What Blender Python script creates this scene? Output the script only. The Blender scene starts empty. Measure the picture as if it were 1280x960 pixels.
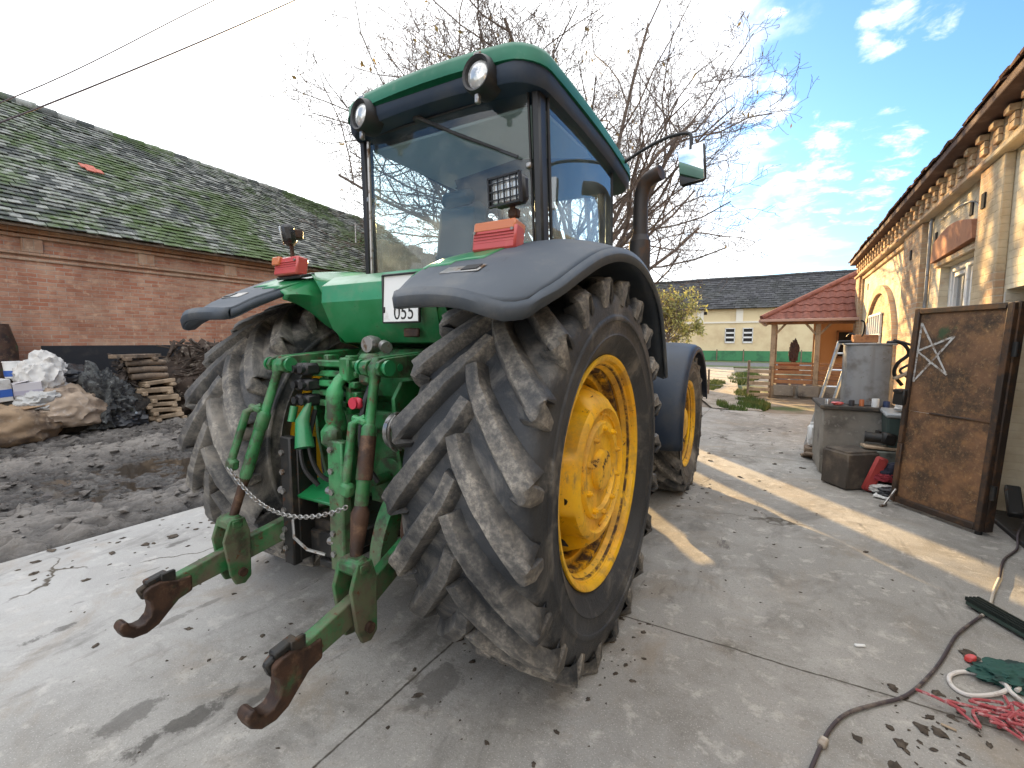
import bpy, bmesh, math, random
from mathutils import Vector, Matrix, noise
R = math.radians
PI = math.pi
random.seed(7)
S = bpy.context.scene
COL = S.collection

# ------------------------------------------------------------------ mesh helpers
class MB:
    def __init__(self):
        self.v = []; self.f = []; self.a = []; self.fa = []
        self.cur = 0.0
    def add(self, vs, fs, a=0.0):
        o = len(self.v)
        self.v += [tuple(p) for p in vs]
        self.a += (list(a) if isinstance(a, (list, tuple)) else [a] * len(vs))
        for f in fs:
            self.f.append(tuple(i + o for i in f))
        return self
    def box(self, c, s, rot=None, ch=0.0, a=0.0):
        hx, hy, hz = s[0] / 2, s[1] / 2, s[2] / 2
        c = Vector(c)
        M = rot if isinstance(rot, Matrix) else (Matrix.Rotation(0, 3, 'X') if rot is None else
             (Matrix.Rotation(rot[2], 3, 'Z') @ Matrix.Rotation(rot[1], 3, 'Y') @ Matrix.Rotation(rot[0], 3, 'X')))
        if ch <= 0:
            vs = [c + M @ Vector((x * hx, y * hy, z * hz)) for x in (-1, 1) for y in (-1, 1) for z in (-1, 1)]
            fs = [(0, 1, 3, 2), (4, 6, 7, 5), (0, 4, 5, 1), (2, 3, 7, 6), (0, 2, 6, 4), (1, 5, 7, 3)]
            return self.add(vs, fs, a)
        ch = min(ch, .49 * min(s))
        vs = []; idx = {}
        for x in (-1, 1):
            for y in (-1, 1):
                for z in (-1, 1):
                    for ax in range(3):
                        h = [hx - ch, hy - ch, hz - ch]
                        h[ax] += ch
                        idx[(x, y, z, ax)] = len(vs)
                        vs.append(c + M @ Vector((x * h[0], y * h[1], z * h[2])))
        fs = []
        for ax in range(3):
            o = [i for i in range(3) if i != ax]
            for sg in (-1, 1):
                q = []
                for (p, r) in ((-1, -1), (1, -1), (1, 1), (-1, 1)):
                    k = [0, 0, 0]; k[ax] = sg; k[o[0]] = p; k[o[1]] = r
                    q.append(idx[(k[0], k[1], k[2], ax)])
                fs.append(tuple(q))
        for ax in range(3):            # edges along axis ax
            o = [i for i in range(3) if i != ax]
            for p in (-1, 1):
                for r in (-1, 1):
                    k0 = [0, 0, 0]; k0[o[0]] = p; k0[o[1]] = r
                    k1 = list(k0); k0[ax] = -1; k1[ax] = 1
                    fs.append((idx[(*k0, o[0])], idx[(*k1, o[0])], idx[(*k1, o[1])], idx[(*k0, o[1])]))
        for x in (-1, 1):
            for y in (-1, 1):
                for z in (-1, 1):
                    fs.append((idx[(x, y, z, 0)], idx[(x, y, z, 1)], idx[(x, y, z, 2)]))
        return self.add(vs, fs, a)
    def tube(self, pts, r, n=8, cap=True, a=0.0, closed=False, flat=1.0):
        P = [Vector(p) for p in pts]
        m = len(P)
        rr = r if isinstance(r, (list, tuple)) else [r] * m
        T = []
        for i in range(m):
            if closed: t = P[(i + 1) % m] - P[i - 1]
            else: t = P[min(i + 1, m - 1)] - P[max(i - 1, 0)]
            T.append(t.normalized() if t.length > 1e-9 else Vector((0, 0, 1)))
        ref = Vector((0, 0, 1)) if abs(T[0].z) < .9 else Vector((1, 0, 0))
        u = T[0].cross(ref).normalized()
        vs = []; fs = []
        for i in range(m):
            u = (u - T[i] * u.dot(T[i]))
            u = u.normalized() if u.length > 1e-6 else T[i].orthogonal().normalized()
            w = T[i].cross(u)
            for k in range(n):
                an = 2 * PI * k / n
                vs.append(P[i] + (u * math.cos(an) + w * math.sin(an) * flat) * rr[i])
        for i in range(m if closed else m - 1):
            j = (i + 1) % m
            for k in range(n):
                l = (k + 1) % n
                fs.append((i * n + k, i * n + l, j * n + l, j * n + k))
        if cap and not closed:
            fs.append(tuple(reversed(range(n))))
            fs.append(tuple((m - 1) * n + k for k in range(n)))
        return self.add(vs, fs, a)
    def cyl(self, p0, p1, r, n=16, r2=None, a=0.0):
        return self.tube([p0, p1], [r, r if r2 is None else r2], n, True, a)
    def lathe(self, prof, o, axis='x', n=48, a=0.0, close=False):
        """prof: (h along axis, radius)"""
        vs = []; fs = []
        m = len(prof)
        for i in range(n):
            t = 2 * PI * i / n
            c, s = math.cos(t), math.sin(t)
            for (h, r) in prof:
                if axis == 'x': vs.append((o[0] + h, o[1] + r * c, o[2] + r * s))
                elif axis == 'y': vs.append((o[0] + r * c, o[1] + h, o[2] + r * s))
                else: vs.append((o[0] + r * c, o[1] + r * s, o[2] + h))
        for i in range(n):
            j = (i + 1) % n
            for k in range(m - 1 if not close else m):
                l = (k + 1) % m
                fs.append((i * m + k, j * m + k, j * m + l, i * m + l))
        return self.add(vs, fs, a)
    def prism(self, poly, axis, d0, d1, a=0.0):
        """poly of 2-D points extruded along axis between d0 and d1; x:(y,z) y:(x,z) z:(x,y)"""
        n = len(poly)
        def P(p, d):
            return {'x': (d, p[0], p[1]), 'y': (p[0], d, p[1]), 'z': (p[0], p[1], d)}[axis]
        vs = [P(p, d0) for p in poly] + [P(p, d1) for p in poly]
        fs = [tuple(range(n)), tuple(reversed(range(n, 2 * n)))]
        for i in range(n):
            j = (i + 1) % n
            fs.append((i, i + n, j + n, j))
        return self.add(vs, fs, a)
    def grid(self, fn, nu, nv, a=0.0, wrap=False):
        vs = [fn(i / (nu - 1), j / (nv - 1)) for i in range(nu) for j in range(nv)]
        fs = [(i * nv + j, (i + 1) * nv + j, (i + 1) * nv + j + 1, i * nv + j + 1) for i in range(nu - 1) for j in range(nv - 1)]
        return self.add(vs, fs, a)
    def loft(self, rings, cap=True, a=0.0):
        n = len(rings[0]); vs = [p for r in rings for p in r]; fs = []
        for i in range(len(rings) - 1):
            for k in range(n):
                l = (k + 1) % n
                fs.append((i * n + k, i * n + l, (i + 1) * n + l, (i + 1) * n + k))
        if cap:
            fs.append(tuple(reversed(range(n)))); fs.append(tuple((len(rings) - 1) * n + k for k in range(n)))
        return self.add(vs, fs, a)
    def build(self, name, mat, parent=None, origin=(0, 0, 0), bevel=0.0, solid=0.0, smooth=38, seg=2, sub=0, recalc=True):
        me = bpy.data.meshes.new(name)
        o = Vector(origin)
        me.from_pydata([tuple(Vector(p) - o) for p in self.v], [], self.f)
        if any(self.a):
            at = me.attributes.new('val', 'FLOAT', 'POINT')
            at.data.foreach_set('value', [float(x) for x in self.a])
        if recalc:
            bm = bmesh.new(); bm.from_mesh(me)
            bmesh.ops.recalc_face_normals(bm, faces=bm.faces)
            bm.to_mesh(me); bm.free()
        if smooth:
            me.shade_smooth()
            me.set_sharp_from_angle(angle=R(smooth))
        me.materials.append(mat)
        ob = bpy.data.objects.new(name, me)
        COL.objects.link(ob)
        if parent is not None: ob.parent = parent
        else: ob.location = o
        if solid:
            m = ob.modifiers.new('Thickness', 'SOLIDIFY'); m.thickness = solid; m.offset = 0
        if bevel:
            m = ob.modifiers.new('Bevel', 'BEVEL'); m.width = bevel; m.segments = seg; m.limit_method = 'ANGLE'; m.angle_limit = R(40)
            m.harden_normals = True
        if sub:
            m = ob.modifiers.new('Sub', 'SUBSURF'); m.levels = sub; m.render_levels = sub
        return ob

def tag(o, label=None, cat=None, group=None, kind=None):
    if label: o['label'] = label
    if cat: o['category'] = cat
    if group: o['group'] = group
    if kind: o['kind'] = kind
    return o

class Thing:
    def __init__(self, name, label, cat, origin=(0, 0, 0), group=None):
        self.o = Vector(origin)
        e = bpy.data.objects.new(name, None)
        e.empty_display_size = .1
        COL.objects.link(e); e.location = self.o
        tag(e, label, cat, group)
        self.root = e
    def part(self, name, mb, mat, parent=None, label=None, **k):
        ob = mb.build(name, mat, parent or self.root, self.o, **k)
        if label: ob['label'] = label
        return ob

def mirx(p, c): return (2 * c - p[0], p[1], p[2])
def lerp(a, b, t): return a + (b - a) * t
def vl(a, b, t): return tuple(a[i] + (b[i] - a[i]) * t for i in range(3))
def interp(tab, x):
    """piecewise Catmull style smooth interpolation of (x, y...) table"""
    if x <= tab[0][0]: return tab[0][1]
    for i in range(len(tab) - 1):
        if x <= tab[i + 1][0]:
            t = (x - tab[i][0]) / (tab[i + 1][0] - tab[i][0])
            p0 = tab[max(i - 1, 0)][1]; p1 = tab[i][1]; p2 = tab[i + 1][1]; p3 = tab[min(i + 2, len(tab) - 1)][1]
            return .5 * (2 * p1 + (p2 - p0) * t + (2 * p0 - 5 * p1 + 4 * p2 - p3) * t * t + (3 * p1 - p0 - 3 * p2 + p3) * t ** 3)
    return tab[-1][1]
def spline(P, n):
    """Catmull-Rom through 3-D points, n samples per span"""
    P = [Vector(p) for p in P]; out = []
    for i in range(len(P) - 1):
        p0 = P[max(i - 1, 0)]; p1 = P[i]; p2 = P[i + 1]; p3 = P[min(i + 2, len(P) - 1)]
        for k in range(n):
            t = k / n
            out.append(.5 * (2 * p1 + (p2 - p0) * t + (2 * p0 - 5 * p1 + 4 * p2 - p3) * t * t + (3 * p1 - p0 - 3 * p2 + p3) * t ** 3))
    out.append(P[-1])
    return out

# ------------------------------------------------------------------ materials
def srgb(r, g, b):
    f = lambda c: (c / 12.92 if c <= .04045 else ((c + .055) / 1.055) ** 2.4)
    return (f(r / 255), f(g / 255), f(b / 255))

class NT:
    def __init__(self, name):
        self.m = bpy.data.materials.new(name); self.m.use_nodes = True
        self.nt = self.m.node_tree; self.n = self.nt.nodes; self.l = self.nt.links
        self.n.clear()
        self.out = self.n.new('ShaderNodeOutputMaterial')
        self.tc = self.n.new('ShaderNodeTexCoord')
        self.P = self.tc.outputs['Object']
    def new(self, t, **kw):
        nd = self.n.new(t)
        for k, v in kw.items(): setattr(nd, k, v)
        return nd
    def link(self, a, b): self.l.new(a, b)
    def set(self, sock, v):
        if hasattr(v, 'is_linked') or isinstance(v, bpy.types.NodeSocket): self.l.new(v, sock)
        else:
            if isinstance(v, tuple) and len(v) == 3 and len(sock.default_value) == 4: v = (*v, 1)
            sock.default_value = v
    def noise(self, scale, detail=4, rough=.55, vec=None, dist=0.0):
        nd = self.new('ShaderNodeTexNoise')
        nd.inputs['Scale'].default_value = scale; nd.inputs['Detail'].default_value = detail
        nd.inputs['Roughness'].default_value = rough; nd.inputs['Distortion'].default_value = dist
        self.link(vec or self.P, nd.inputs['Vector'])
        return nd.outputs['Fac']
    def scale(self, s, vec=None, loc=(0, 0, 0), rot=(0, 0, 0)):
        nd = self.new('ShaderNodeMapping')
        nd.inputs['Scale'].default_value = s; nd.inputs['Location'].default_value = loc; nd.inputs['Rotation'].default_value = rot
        self.link(vec or self.P, nd.inputs['Vector'])
        return nd.outputs[0]
    def ramp(self, x, lo, hi, a=0.0, b=1.0):
        nd = self.new('ShaderNodeMapRange', interpolation_type='SMOOTHSTEP')
        self.set(nd.inputs['Value'], x)
        nd.inputs['From Min'].default_value = lo; nd.inputs['From Max'].default_value = hi
        nd.inputs['To Min'].default_value = a; nd.inputs['To Max'].default_value = b
        return nd.outputs['Result']
    def math(self, op, a, b=0.0, c=None):
        nd = self.new('ShaderNodeMath', operation=op)
        self.set(nd.inputs[0], a); self.set(nd.inputs[1], b)
        if c is not None: self.set(nd.inputs[2], c)
        return nd.outputs[0]
    def mix(self, f, a, b, blend='MIX'):
        nd = self.new('ShaderNodeMix', data_type='RGBA', blend_type=blend)
        self.set(nd.inputs[0], f); self.set(nd.inputs[6], a); self.set(nd.inputs[7], b)
        return nd.outputs[2]
    def xyz(self, vec=None):
        nd = self.new('ShaderNodeSeparateXYZ'); self.link(vec or self.P, nd.inputs[0]); return nd.outputs
    def comb(self, x, y, z):
        nd = self.new('ShaderNodeCombineXYZ')
        for i, v in enumerate((x, y, z)): self.set(nd.inputs[i], v)
        return nd.outputs[0]
    def attr(self, name):
        nd = self.new('ShaderNodeAttribute', attribute_name=name); return nd.outputs['Fac']
    def bump(self, h, strength, dist=.01, nrm=None):
        nd = self.new('ShaderNodeBump'); nd.inputs['Strength'].default_value = strength; nd.inputs['Distance'].default_value = dist
        self.set(nd.inputs['Height'], h)
        if nrm: self.link(nrm, nd.inputs['Normal'])
        return nd.outputs[0]
    def principled(self, col, rough, metal=0.0, nrm=None, spec=.5, coat=0.0, alpha=None):
        b = self.new('ShaderNodeBsdfPrincipled')
        self.set(b.inputs['Base Color'], col); self.set(b.inputs['Roughness'], rough); self.set(b.inputs['Metallic'], metal)
        b.inputs['Specular IOR Level'].default_value = spec
        b.inputs['Coat Weight'].default_value = coat
        b.inputs['Coat Roughness'].default_value = .15
        if nrm: self.link(nrm, b.inputs['Normal'])
        self.link(b.outputs[0], self.out.inputs[0])
        return b

def mat(name, col, rough=.5, metal=0.0, layers=(), bump=None, spec=.5, coat=0.0):
    t = NT(name)
    c = (*col, 1.0); r = rough; mt = metal
    for L in layers:
        vec = t.scale(L['sc']) if 'sc' in L else None
        f = t.ramp(t.noise(L.get('s', 8), L.get('d', 5), L.get('ro', .6), vec, L.get('dist', 0)), L['lo'], L['hi'])
        if 'z' in L:
            z = t.xyz()[2]
            f = t.math('MULTIPLY', f, t.ramp(z, *L['z']))
        if 'attr' in L:
            f = t.math('MULTIPLY', f, t.attr(L['attr']))
        if 'k' in L: f = t.math('MULTIPLY', f, L['k'])
        c = t.mix(f, c, (*L['c'], 1.0))
        if 'r' in L:
            r = t.math('ADD', t.math('MULTIPLY', f, L['r']), t.math('MULTIPLY', t.math('SUBTRACT', 1.0, f), r))
        if 'm' in L:
            mt = t.math('MULTIPLY', t.math('SUBTRACT', 1.0, f), mt)
    n = None
    if bump:
        for (s, st, di) in (bump if isinstance(bump, list) else [bump]):
            n = t.bump(t.noise(s, 6, .6), st, di, n)
    t.principled(c, r, mt, n, spec, coat)
    return t.m

DUST = (.22, .19, .15)
RUST = (.10, .042, .02)
GREEN = srgb(18, 110, 58)
M = {}
M['green'] = mat('green_paint', GREEN, .38, 0, [
    dict(c=(.025, .215, .085), s=1.7, lo=.35, hi=.7),
    dict(c=(.17, .19, .13), s=3, d=10, ro=.72, lo=.48, hi=.74, r=.85, k=.5),
    dict(c=(.06, .045, .03), s=38, lo=.66, hi=.74, r=.9)], (14, .12, .004), coat=.25)
M['green_worn'] = mat('worn_green_paint', (.014, .130, .036), .42, 0, [
    dict(c=(.05, .30, .11), s=3, lo=.45, hi=.7),
    dict(c=(.15, .14, .10), s=4, d=9, ro=.7, lo=.46, hi=.70, r=.9, k=.75),
    dict(c=(.035, .03, .02), s=9, d=10, ro=.72, lo=.48, hi=.62, r=.5, k=.85),
    dict(c=(.125, .10, .07), s=6, d=10, ro=.72, lo=.40, hi=.60, r=.95, z=(1.25, .45), k=.8),
    dict(c=RUST, s=16, d=9, ro=.7, lo=.60, hi=.66, r=.85)], [(30, .25, .004)])
M['rust'] = mat('rusty_steel', (.070, .036, .022), .72, .25, [
    dict(c=(.03, .016, .011), s=9, lo=.4, hi=.62, r=.55),
    dict(c=(.15, .085, .05), s=14, d=9, ro=.7, lo=.50, hi=.72),
    dict(c=(.03, .10, .04), s=5, lo=.56, hi=.70, r=.5)], [(40, .4, .004), (160, .25, .002)])
M['iron'] = mat('dark_iron', (.022, .022, .022), .5, .4, [
    dict(c=(.09, .07, .05), s=9, lo=.5, hi=.75, r=.9),
    dict(c=RUST, s=22, lo=.6, hi=.7, r=.9)], (40, .25, .003))
M['steel'] = mat('bright_steel', (.33, .325, .315), .38, .8, [dict(c=(.16, .10, .06), s=24, lo=.5, hi=.7, r=.8)], (60, .1, .002))
M['yellow'] = mat('yellow_paint', (.90, .52, .010), .42, 0, [
    dict(c=(.86, .42, .008), s=3, lo=.4, hi=.7),
    dict(c=(.34, .22, .07), s=3.5, d=9, ro=.7, lo=.44, hi=.64, r=.9, k=.6),
    dict(c=(.20, .15, .085), s=5, d=9, ro=.7, sc=(3, 3, .8), lo=.56, hi=.68, r=.9, k=.7),
    dict(c=(.07, .045, .03), s=12, d=9, ro=.75, lo=.34, hi=.56, r=.9, attr='val'),
    dict(c=(.06, .035, .02), s=6, d=12, ro=.78, lo=.60, hi=.63, r=.9),
    dict(c=(.12, .07, .03), s=17, d=10, ro=.75, lo=.62, hi=.67, r=.9, k=.8)], (30, .15, .003))
def tyre_mat(name, brown):
    t = NT(name)
    v = t.attr('val')
    base = t.mix(t.ramp(t.noise(2.2, 6), .35, .7), (.022, .025, .030, 1), (.052, .056, .063, 1))
    mud = t.mix(t.noise(9, 5), (.14, .124, .103, 1), (.55, .51, .45, 1))
    n1 = t.noise(5.5, 8, .68)
    n2 = t.noise(48, 9, .75)
    lug = t.ramp(t.math('ADD', t.math('MULTIPLY', v, .42), t.math('MULTIPLY', n1, .9)), .60, .95)
    fleck = t.math('MULTIPLY', t.ramp(n2, .40, .64), .75)
    patch = t.ramp(t.noise(1.9, 7, .65, None, .5), .36, .62, .30, 1.15)
    f = t.math('MULTIPLY', t.math('MULTIPLY', lug, patch), t.math('ADD', fleck, .40))
    carc = t.math('MULTIPLY', t.ramp(t.noise(3.3, 8, .7, None, .6), .52 - brown * .12, .78 - brown * .08), .45 + brown * .3)
    f = t.math('MINIMUM', t.math('MAXIMUM', f, carc), 1.0)
    c = t.mix(f, base, mud)
    r = t.ramp(f, 0, 1, .52, .93)
    nn = t.bump(t.noise(30, 9, .75), .6, .010)
    nn = t.bump(t.math('MULTIPLY', f, n2), .5, .008, nn)
    t.principled(c, r, 0, nn, .4)
    return t.m
M['tyre'] = tyre_mat('muddy_rubber', .35)
M['tyre_brown'] = tyre_mat('brown_muddy_rubber', 1.0)
M['greyplastic'] = mat('grey_plastic', (.050, .064, .084), .62, 0, [
    dict(c=(.075, .088, .105), s=2.5, lo=.4, hi=.7), dict(c=(.20, .19, .17), s=2.6, d=11, ro=.75, lo=.48, hi=.70, r=.9, k=.42), dict(c=(.03, .035, .04), s=20, d=8, ro=.7, sc=(1, .15, 1), lo=.62, hi=.68, k=.5)], (120, .12, .002))
M['navyplastic'] = mat('dark_blue_plastic', (.012, .026, .052), .5, 0, [dict(c=(.05, .055, .065), s=3, lo=.45, hi=.75, r=.7)], (90, .08, .002))
M['black'] = mat('black_plastic', (.014, .014, .016), .48, 0, [dict(c=(.06, .055, .05), s=6, lo=.55, hi=.8, r=.8)])
M['seatcloth'] = mat('seat_cloth', (.018, .045, .065), .85)
M['lens'] = mat('lamp_glass', (.55, .56, .55), .12, .35, [dict(c=(.9, .9, .9), s=30, lo=.5, hi=.6)], (60, .2, .003), coat=.6)
M['red'] = mat('red_lens', (.46, .06, .055), .35, 0, [dict(c=(.5, .12, .08), s=8, lo=.5, hi=.75, r=.6)], coat=.3)
M['orange'] = mat('orange_lens', (.52, .16, .06), .35, 0, [dict(c=(.5, .2, .1), s=8, lo=.5, hi=.75, r=.6)], coat=.3)
M['white'] = mat('white_plate', (.72, .73, .72), .4, 0, [dict(c=(.4, .38, .34), s=9, lo=.55, hi=.8, r=.8)])
M['blackink'] = mat('black_ink', (.01, .01, .01), .5)
M['mirror'] = mat('mirror_glass', (.85, .88, .9), .02, 1.0)
M['redcap'] = mat('red_coupler', (.5, .03, .06), .45)
M['exhaust'] = mat('exhaust_steel', (.05, .045, .045), .55, .5, [dict(c=(.12, .07, .045), s=6, lo=.5, hi=.7, r=.85)], (60, .2, .002))

def glass_mat(name, tint, refl=1.0):
    t = NT(name)
    tr = t.new('ShaderNodeBsdfTransparent'); tr.inputs[0].default_value = (*tint, 1)
    gl = t.new('ShaderNodeBsdfGlossy'); gl.inputs['Roughness'].default_value = .02
    gl.inputs['Color'].default_value = (.95, .97, 1, 1)
    df0 = t.new('ShaderNodeBsdfDiffuse'); df0.inputs[0].default_value = (.40, .42, .42, 1)
    tl = t.new('ShaderNodeBsdfTranslucent'); tl.inputs[0].default_value = (.60, .66, .68, 1)
    df = t.new('ShaderNodeAddShader'); t.link(df0.outputs[0], df.inputs[0]); t.link(tl.outputs[0], df.inputs[1])
    fr = t.new('ShaderNodeLayerWeight'); fr.inputs['Blend'].default_value = .5
    fres = t.math('ADD', t.math('MULTIPLY', t.math('POWER', fr.outputs['Facing'], 4.0), .75), .05)
    mx = t.new('ShaderNodeMixShader')
    t.link(t.math('MULTIPLY', fres, refl), mx.inputs[0]); t.link(tr.outputs[0], mx.inputs[1]); t.link(gl.outputs[0], mx.inputs[2])
    m2 = t.new('ShaderNodeMixShader')
    t.link(t.ramp(t.noise(3.5, 7, .65), .38, .80, .03, .14), m2.inputs[0])
    t.link(mx.outputs[0], m2.inputs[1]); t.link(df.outputs[0], m2.inputs[2])
    t.link(m2.outputs[0], t.out.inputs[0])
    return t.m
M['glass'] = glass_mat('dusty_tinted_glass', (.78, .89, .92), 1.0)
# ------------------------------------------------------------------ THE TRACTOR
XC, YA, ZA = -1.95, 2.35, .955
tr = Thing('tractor', 'big green farm tractor with yellow wheels, seen from behind', 'tractor', (XC, YA, 0))
def MX(p): return (2 * XC - p[0], p[1], p[2])

def tyre_mesh(Rt, rb, hw, nl, lugh, zmin, lead, seed, lw=.052):
    rnd = random.Random(seed)
    mb = MB()
    rc0 = Rt - lugh
    prof = [(-.80 * hw, rb), (-.86 * hw, rb + .03), (-.97 * hw, rb + .10), (-1.005 * hw, rb + .17), (-1.03 * hw, rb + .18), (-1.03 * hw, rb + .20), (-1.01 * hw, rb + .21), (-1.0 * hw, rc0 - .10), (-.955 * hw, rc0 - .045),
            (-.80 * hw, rc0 - .018), (-.5 * hw, rc0 - .006), (0, rc0), (.5 * hw, rc0 - .006), (.80 * hw, rc0 - .018), (.955 * hw, rc0 - .045),
            (1.0 * hw, rc0 - .10), (1.01 * hw, rb + .21), (1.03 * hw, rb + .20), (1.03 * hw, rb + .18), (1.005 * hw, rb + .17), (.985 * hw, rb + .115), (.998 * hw, rb + .105), (.97 * hw, rb + .09), (.86 * hw, rb + .03), (.80 * hw, rb)]
    # smooth the profile
    pr = []
    P3 = spline([(p[0], p[1], 0) for p in prof], 3)
    pr = [(p.x, p.y) for p in P3]
    mb.lathe(pr, (0, 0, 0), 'x', 120)
    vals = []
    for (x, y, z) in mb.v:
        r = math.hypot(y, z)
        vals.append(.25 if r > rc0 - .06 else .05)
    mb.a = vals
    def rc(x):
        t = abs(x) / hw
        return rc0 - .018 * (t / .8) ** 2 if t < .8 else rc0 - .018 - .10 * ((t - .8) / .2) ** 1.6
    for sd in (1, -1):
        for i in range(nl):
            th0 = 2 * PI * (i + (.5 if sd < 0 else 0)) / nl
            path = []
            NP = 15
            for k in range(NP):
                t = k / (NP - 1)
                x = (-.03 + 1.0 * t) * hw
                th = th0 - lead * (t ** .92)
                if t < .14: th += .030 * (1 - t / .14)
                rtop = Rt - .012 * t * t - (.004 * rnd.random())
                w = lw * (.86 + .32 * t)
                path.append((x, th, rtop, w))
            # wrap over the shoulder
            path.append((1.012 * hw, th0 - lead * 1.03, Rt - .030, lw * 1.15))
            path.append((1.040 * hw, th0 - lead * 1.05, Rt - .075, lw * 1.0))
            path.append((1.020 * hw, th0 - lead * 1.07, Rt - .15, lw * .7))
            C = [Vector((sd * x, -rt * math.cos(th), rt * math.sin(th))) for (x, th, rt, w) in path]
            vs = []; va = []
            n = len(path)
            for k in range(n):
                x, th, rt, w = path[k]
                T = (C[min(k + 1, n - 1)] - C[max(k - 1, 0)]).normalized()
                rad = Vector((0, -math.cos(th), math.sin(th)))
                if k >= NP: # surface normal turns outward on the shoulder
                    rad = (rad + Vector((sd, 0, 0)) * (.6, 1.4, 3.0)[k - NP]).normalized()
                side = T.cross(rad).normalized()
                nrm = side.cross(T).normalized()
                if nrm.dot(rad) < 0: nrm = -nrm
                base_d = max(rt - rc(x), .02) + .012 if k < NP else (.09, .085, .05)[k - NP]
                hwid = w * .5
                j = lambda s: (rnd.random() - .5) * s
                fl = .024 if k < NP - 1 else .006
                for (o, d, val) in ((-hwid - fl, base_d, .45), (-hwid - .006, .016 + j(.006), .75), (-hwid + .006 + j(.003), .001 + j(.004), 1.0),
                                    (0, j(.003), .8), (hwid - .006 + j(.003), .001 + j(.004), 1.0), (hwid + .006, .016 + j(.006), .75), (hwid + fl, base_d, .45)):
                    vs.append(C[k] + side * o - nrm * d); va.append(val)
            fs = []
            for k in range(n - 1):
                for q in range(6):
                    fs.append((k * 7 + q, k * 7 + q + 1, (k + 1) * 7 + q + 1, (k + 1) * 7 + q))
            fs.append(tuple(range(7)))
            fs.append(tuple(reversed(range((n - 1) * 7, n * 7))))
            mb.add(vs, fs, va)
    # flatten against the ground
    mb.v = [(x, y, z if z > zmin + .02 else zmin + .004 + max(0, (z - zmin + .06)) * .1) if z < zmin + .02 else (x, y, z) for (x, y, z) in mb.v]
    return mb

def wheel_rim_mesh(rr, hw, out=1):
    """lathe rim, outer side towards +x*out"""
    mb = MB()
    w = hw * .83
    prof = [(-w, rr + .035), (-w + .012, rr + .035), (-w + .02, rr + .0), (-w * .75, rr - .03), (-w * .3, rr - .055), (w * .30, rr - .055), (w * .5, rr - .02), (w * .62, rr - .02),
            (w * .72, rr - .035), (w - .03, rr - .008), (w - .02, rr + .028), (w - .004, rr + .038), (w + .006, rr + .034), (w + .006, rr + .020), (w - .004, rr + .006), (w - .030, rr + .000), (w - .036, rr - .018), (w * .66, rr - .024),
            (w * .64, rr - .046), (w * .46, rr - .050), (w * .44, rr - .085), (w * .3, rr - .09), (-w * .3, rr - .085), (-w * .75, rr - .05), (-w, rr - .01)]
    mb.lathe([(h * out, r) for h, r in prof], (0, 0, 0), 'x', 72, close=True)
    gv = [1.0 if 16 <= i <= 19 or 21 <= i <= 22 else 0.0 for i in range(len(prof))]
    mb.a = gv * 72
    return mb

def rear_hub_mesh(rr, out=1):
    mb = MB()
    # cast wheel centre: stepped eight-sided drum bolted to the rim, with lobes and cored holes
    n = 96
    def ring(h, r, lob, ph=0, pw=1):
        pts = []
        for i in range(n):
            t = 2 * PI * i / n
            c = math.cos(4 * t + ph)
            q = r + lob * (1 if c > .25 else (-1 if c < -.25 else c / .25))
            pts.append((h * out, q * math.cos(t), q * math.sin(t)))
        return pts
    rings = [ring(-.12, rr - .06, 0), ring(-.06, rr - .07, .0), ring(-.035, rr - .13, .045), ring(.02, rr - .155, .050), ring(.12, rr - .168, .040), ring(.20, rr - .188, .026),
             ring(.245, rr - .205, .008), ring(.262, rr - .225, .003), ring(.268, rr - .25, 0), ring(.245, rr - .262, 0), ring(.240, rr - .315, 0), ring(.262, rr - .325, 0), ring(.266, rr - .37, 0), ring(.245, rr - .38, 0), ring(.242, .11, 0),
             ring(.272, .105, 0), ring(.278, .09, 0), ring(.278, .03, 0), ring(.278, .004, 0)]
    mb.loft(rings)
    return mb

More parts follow.
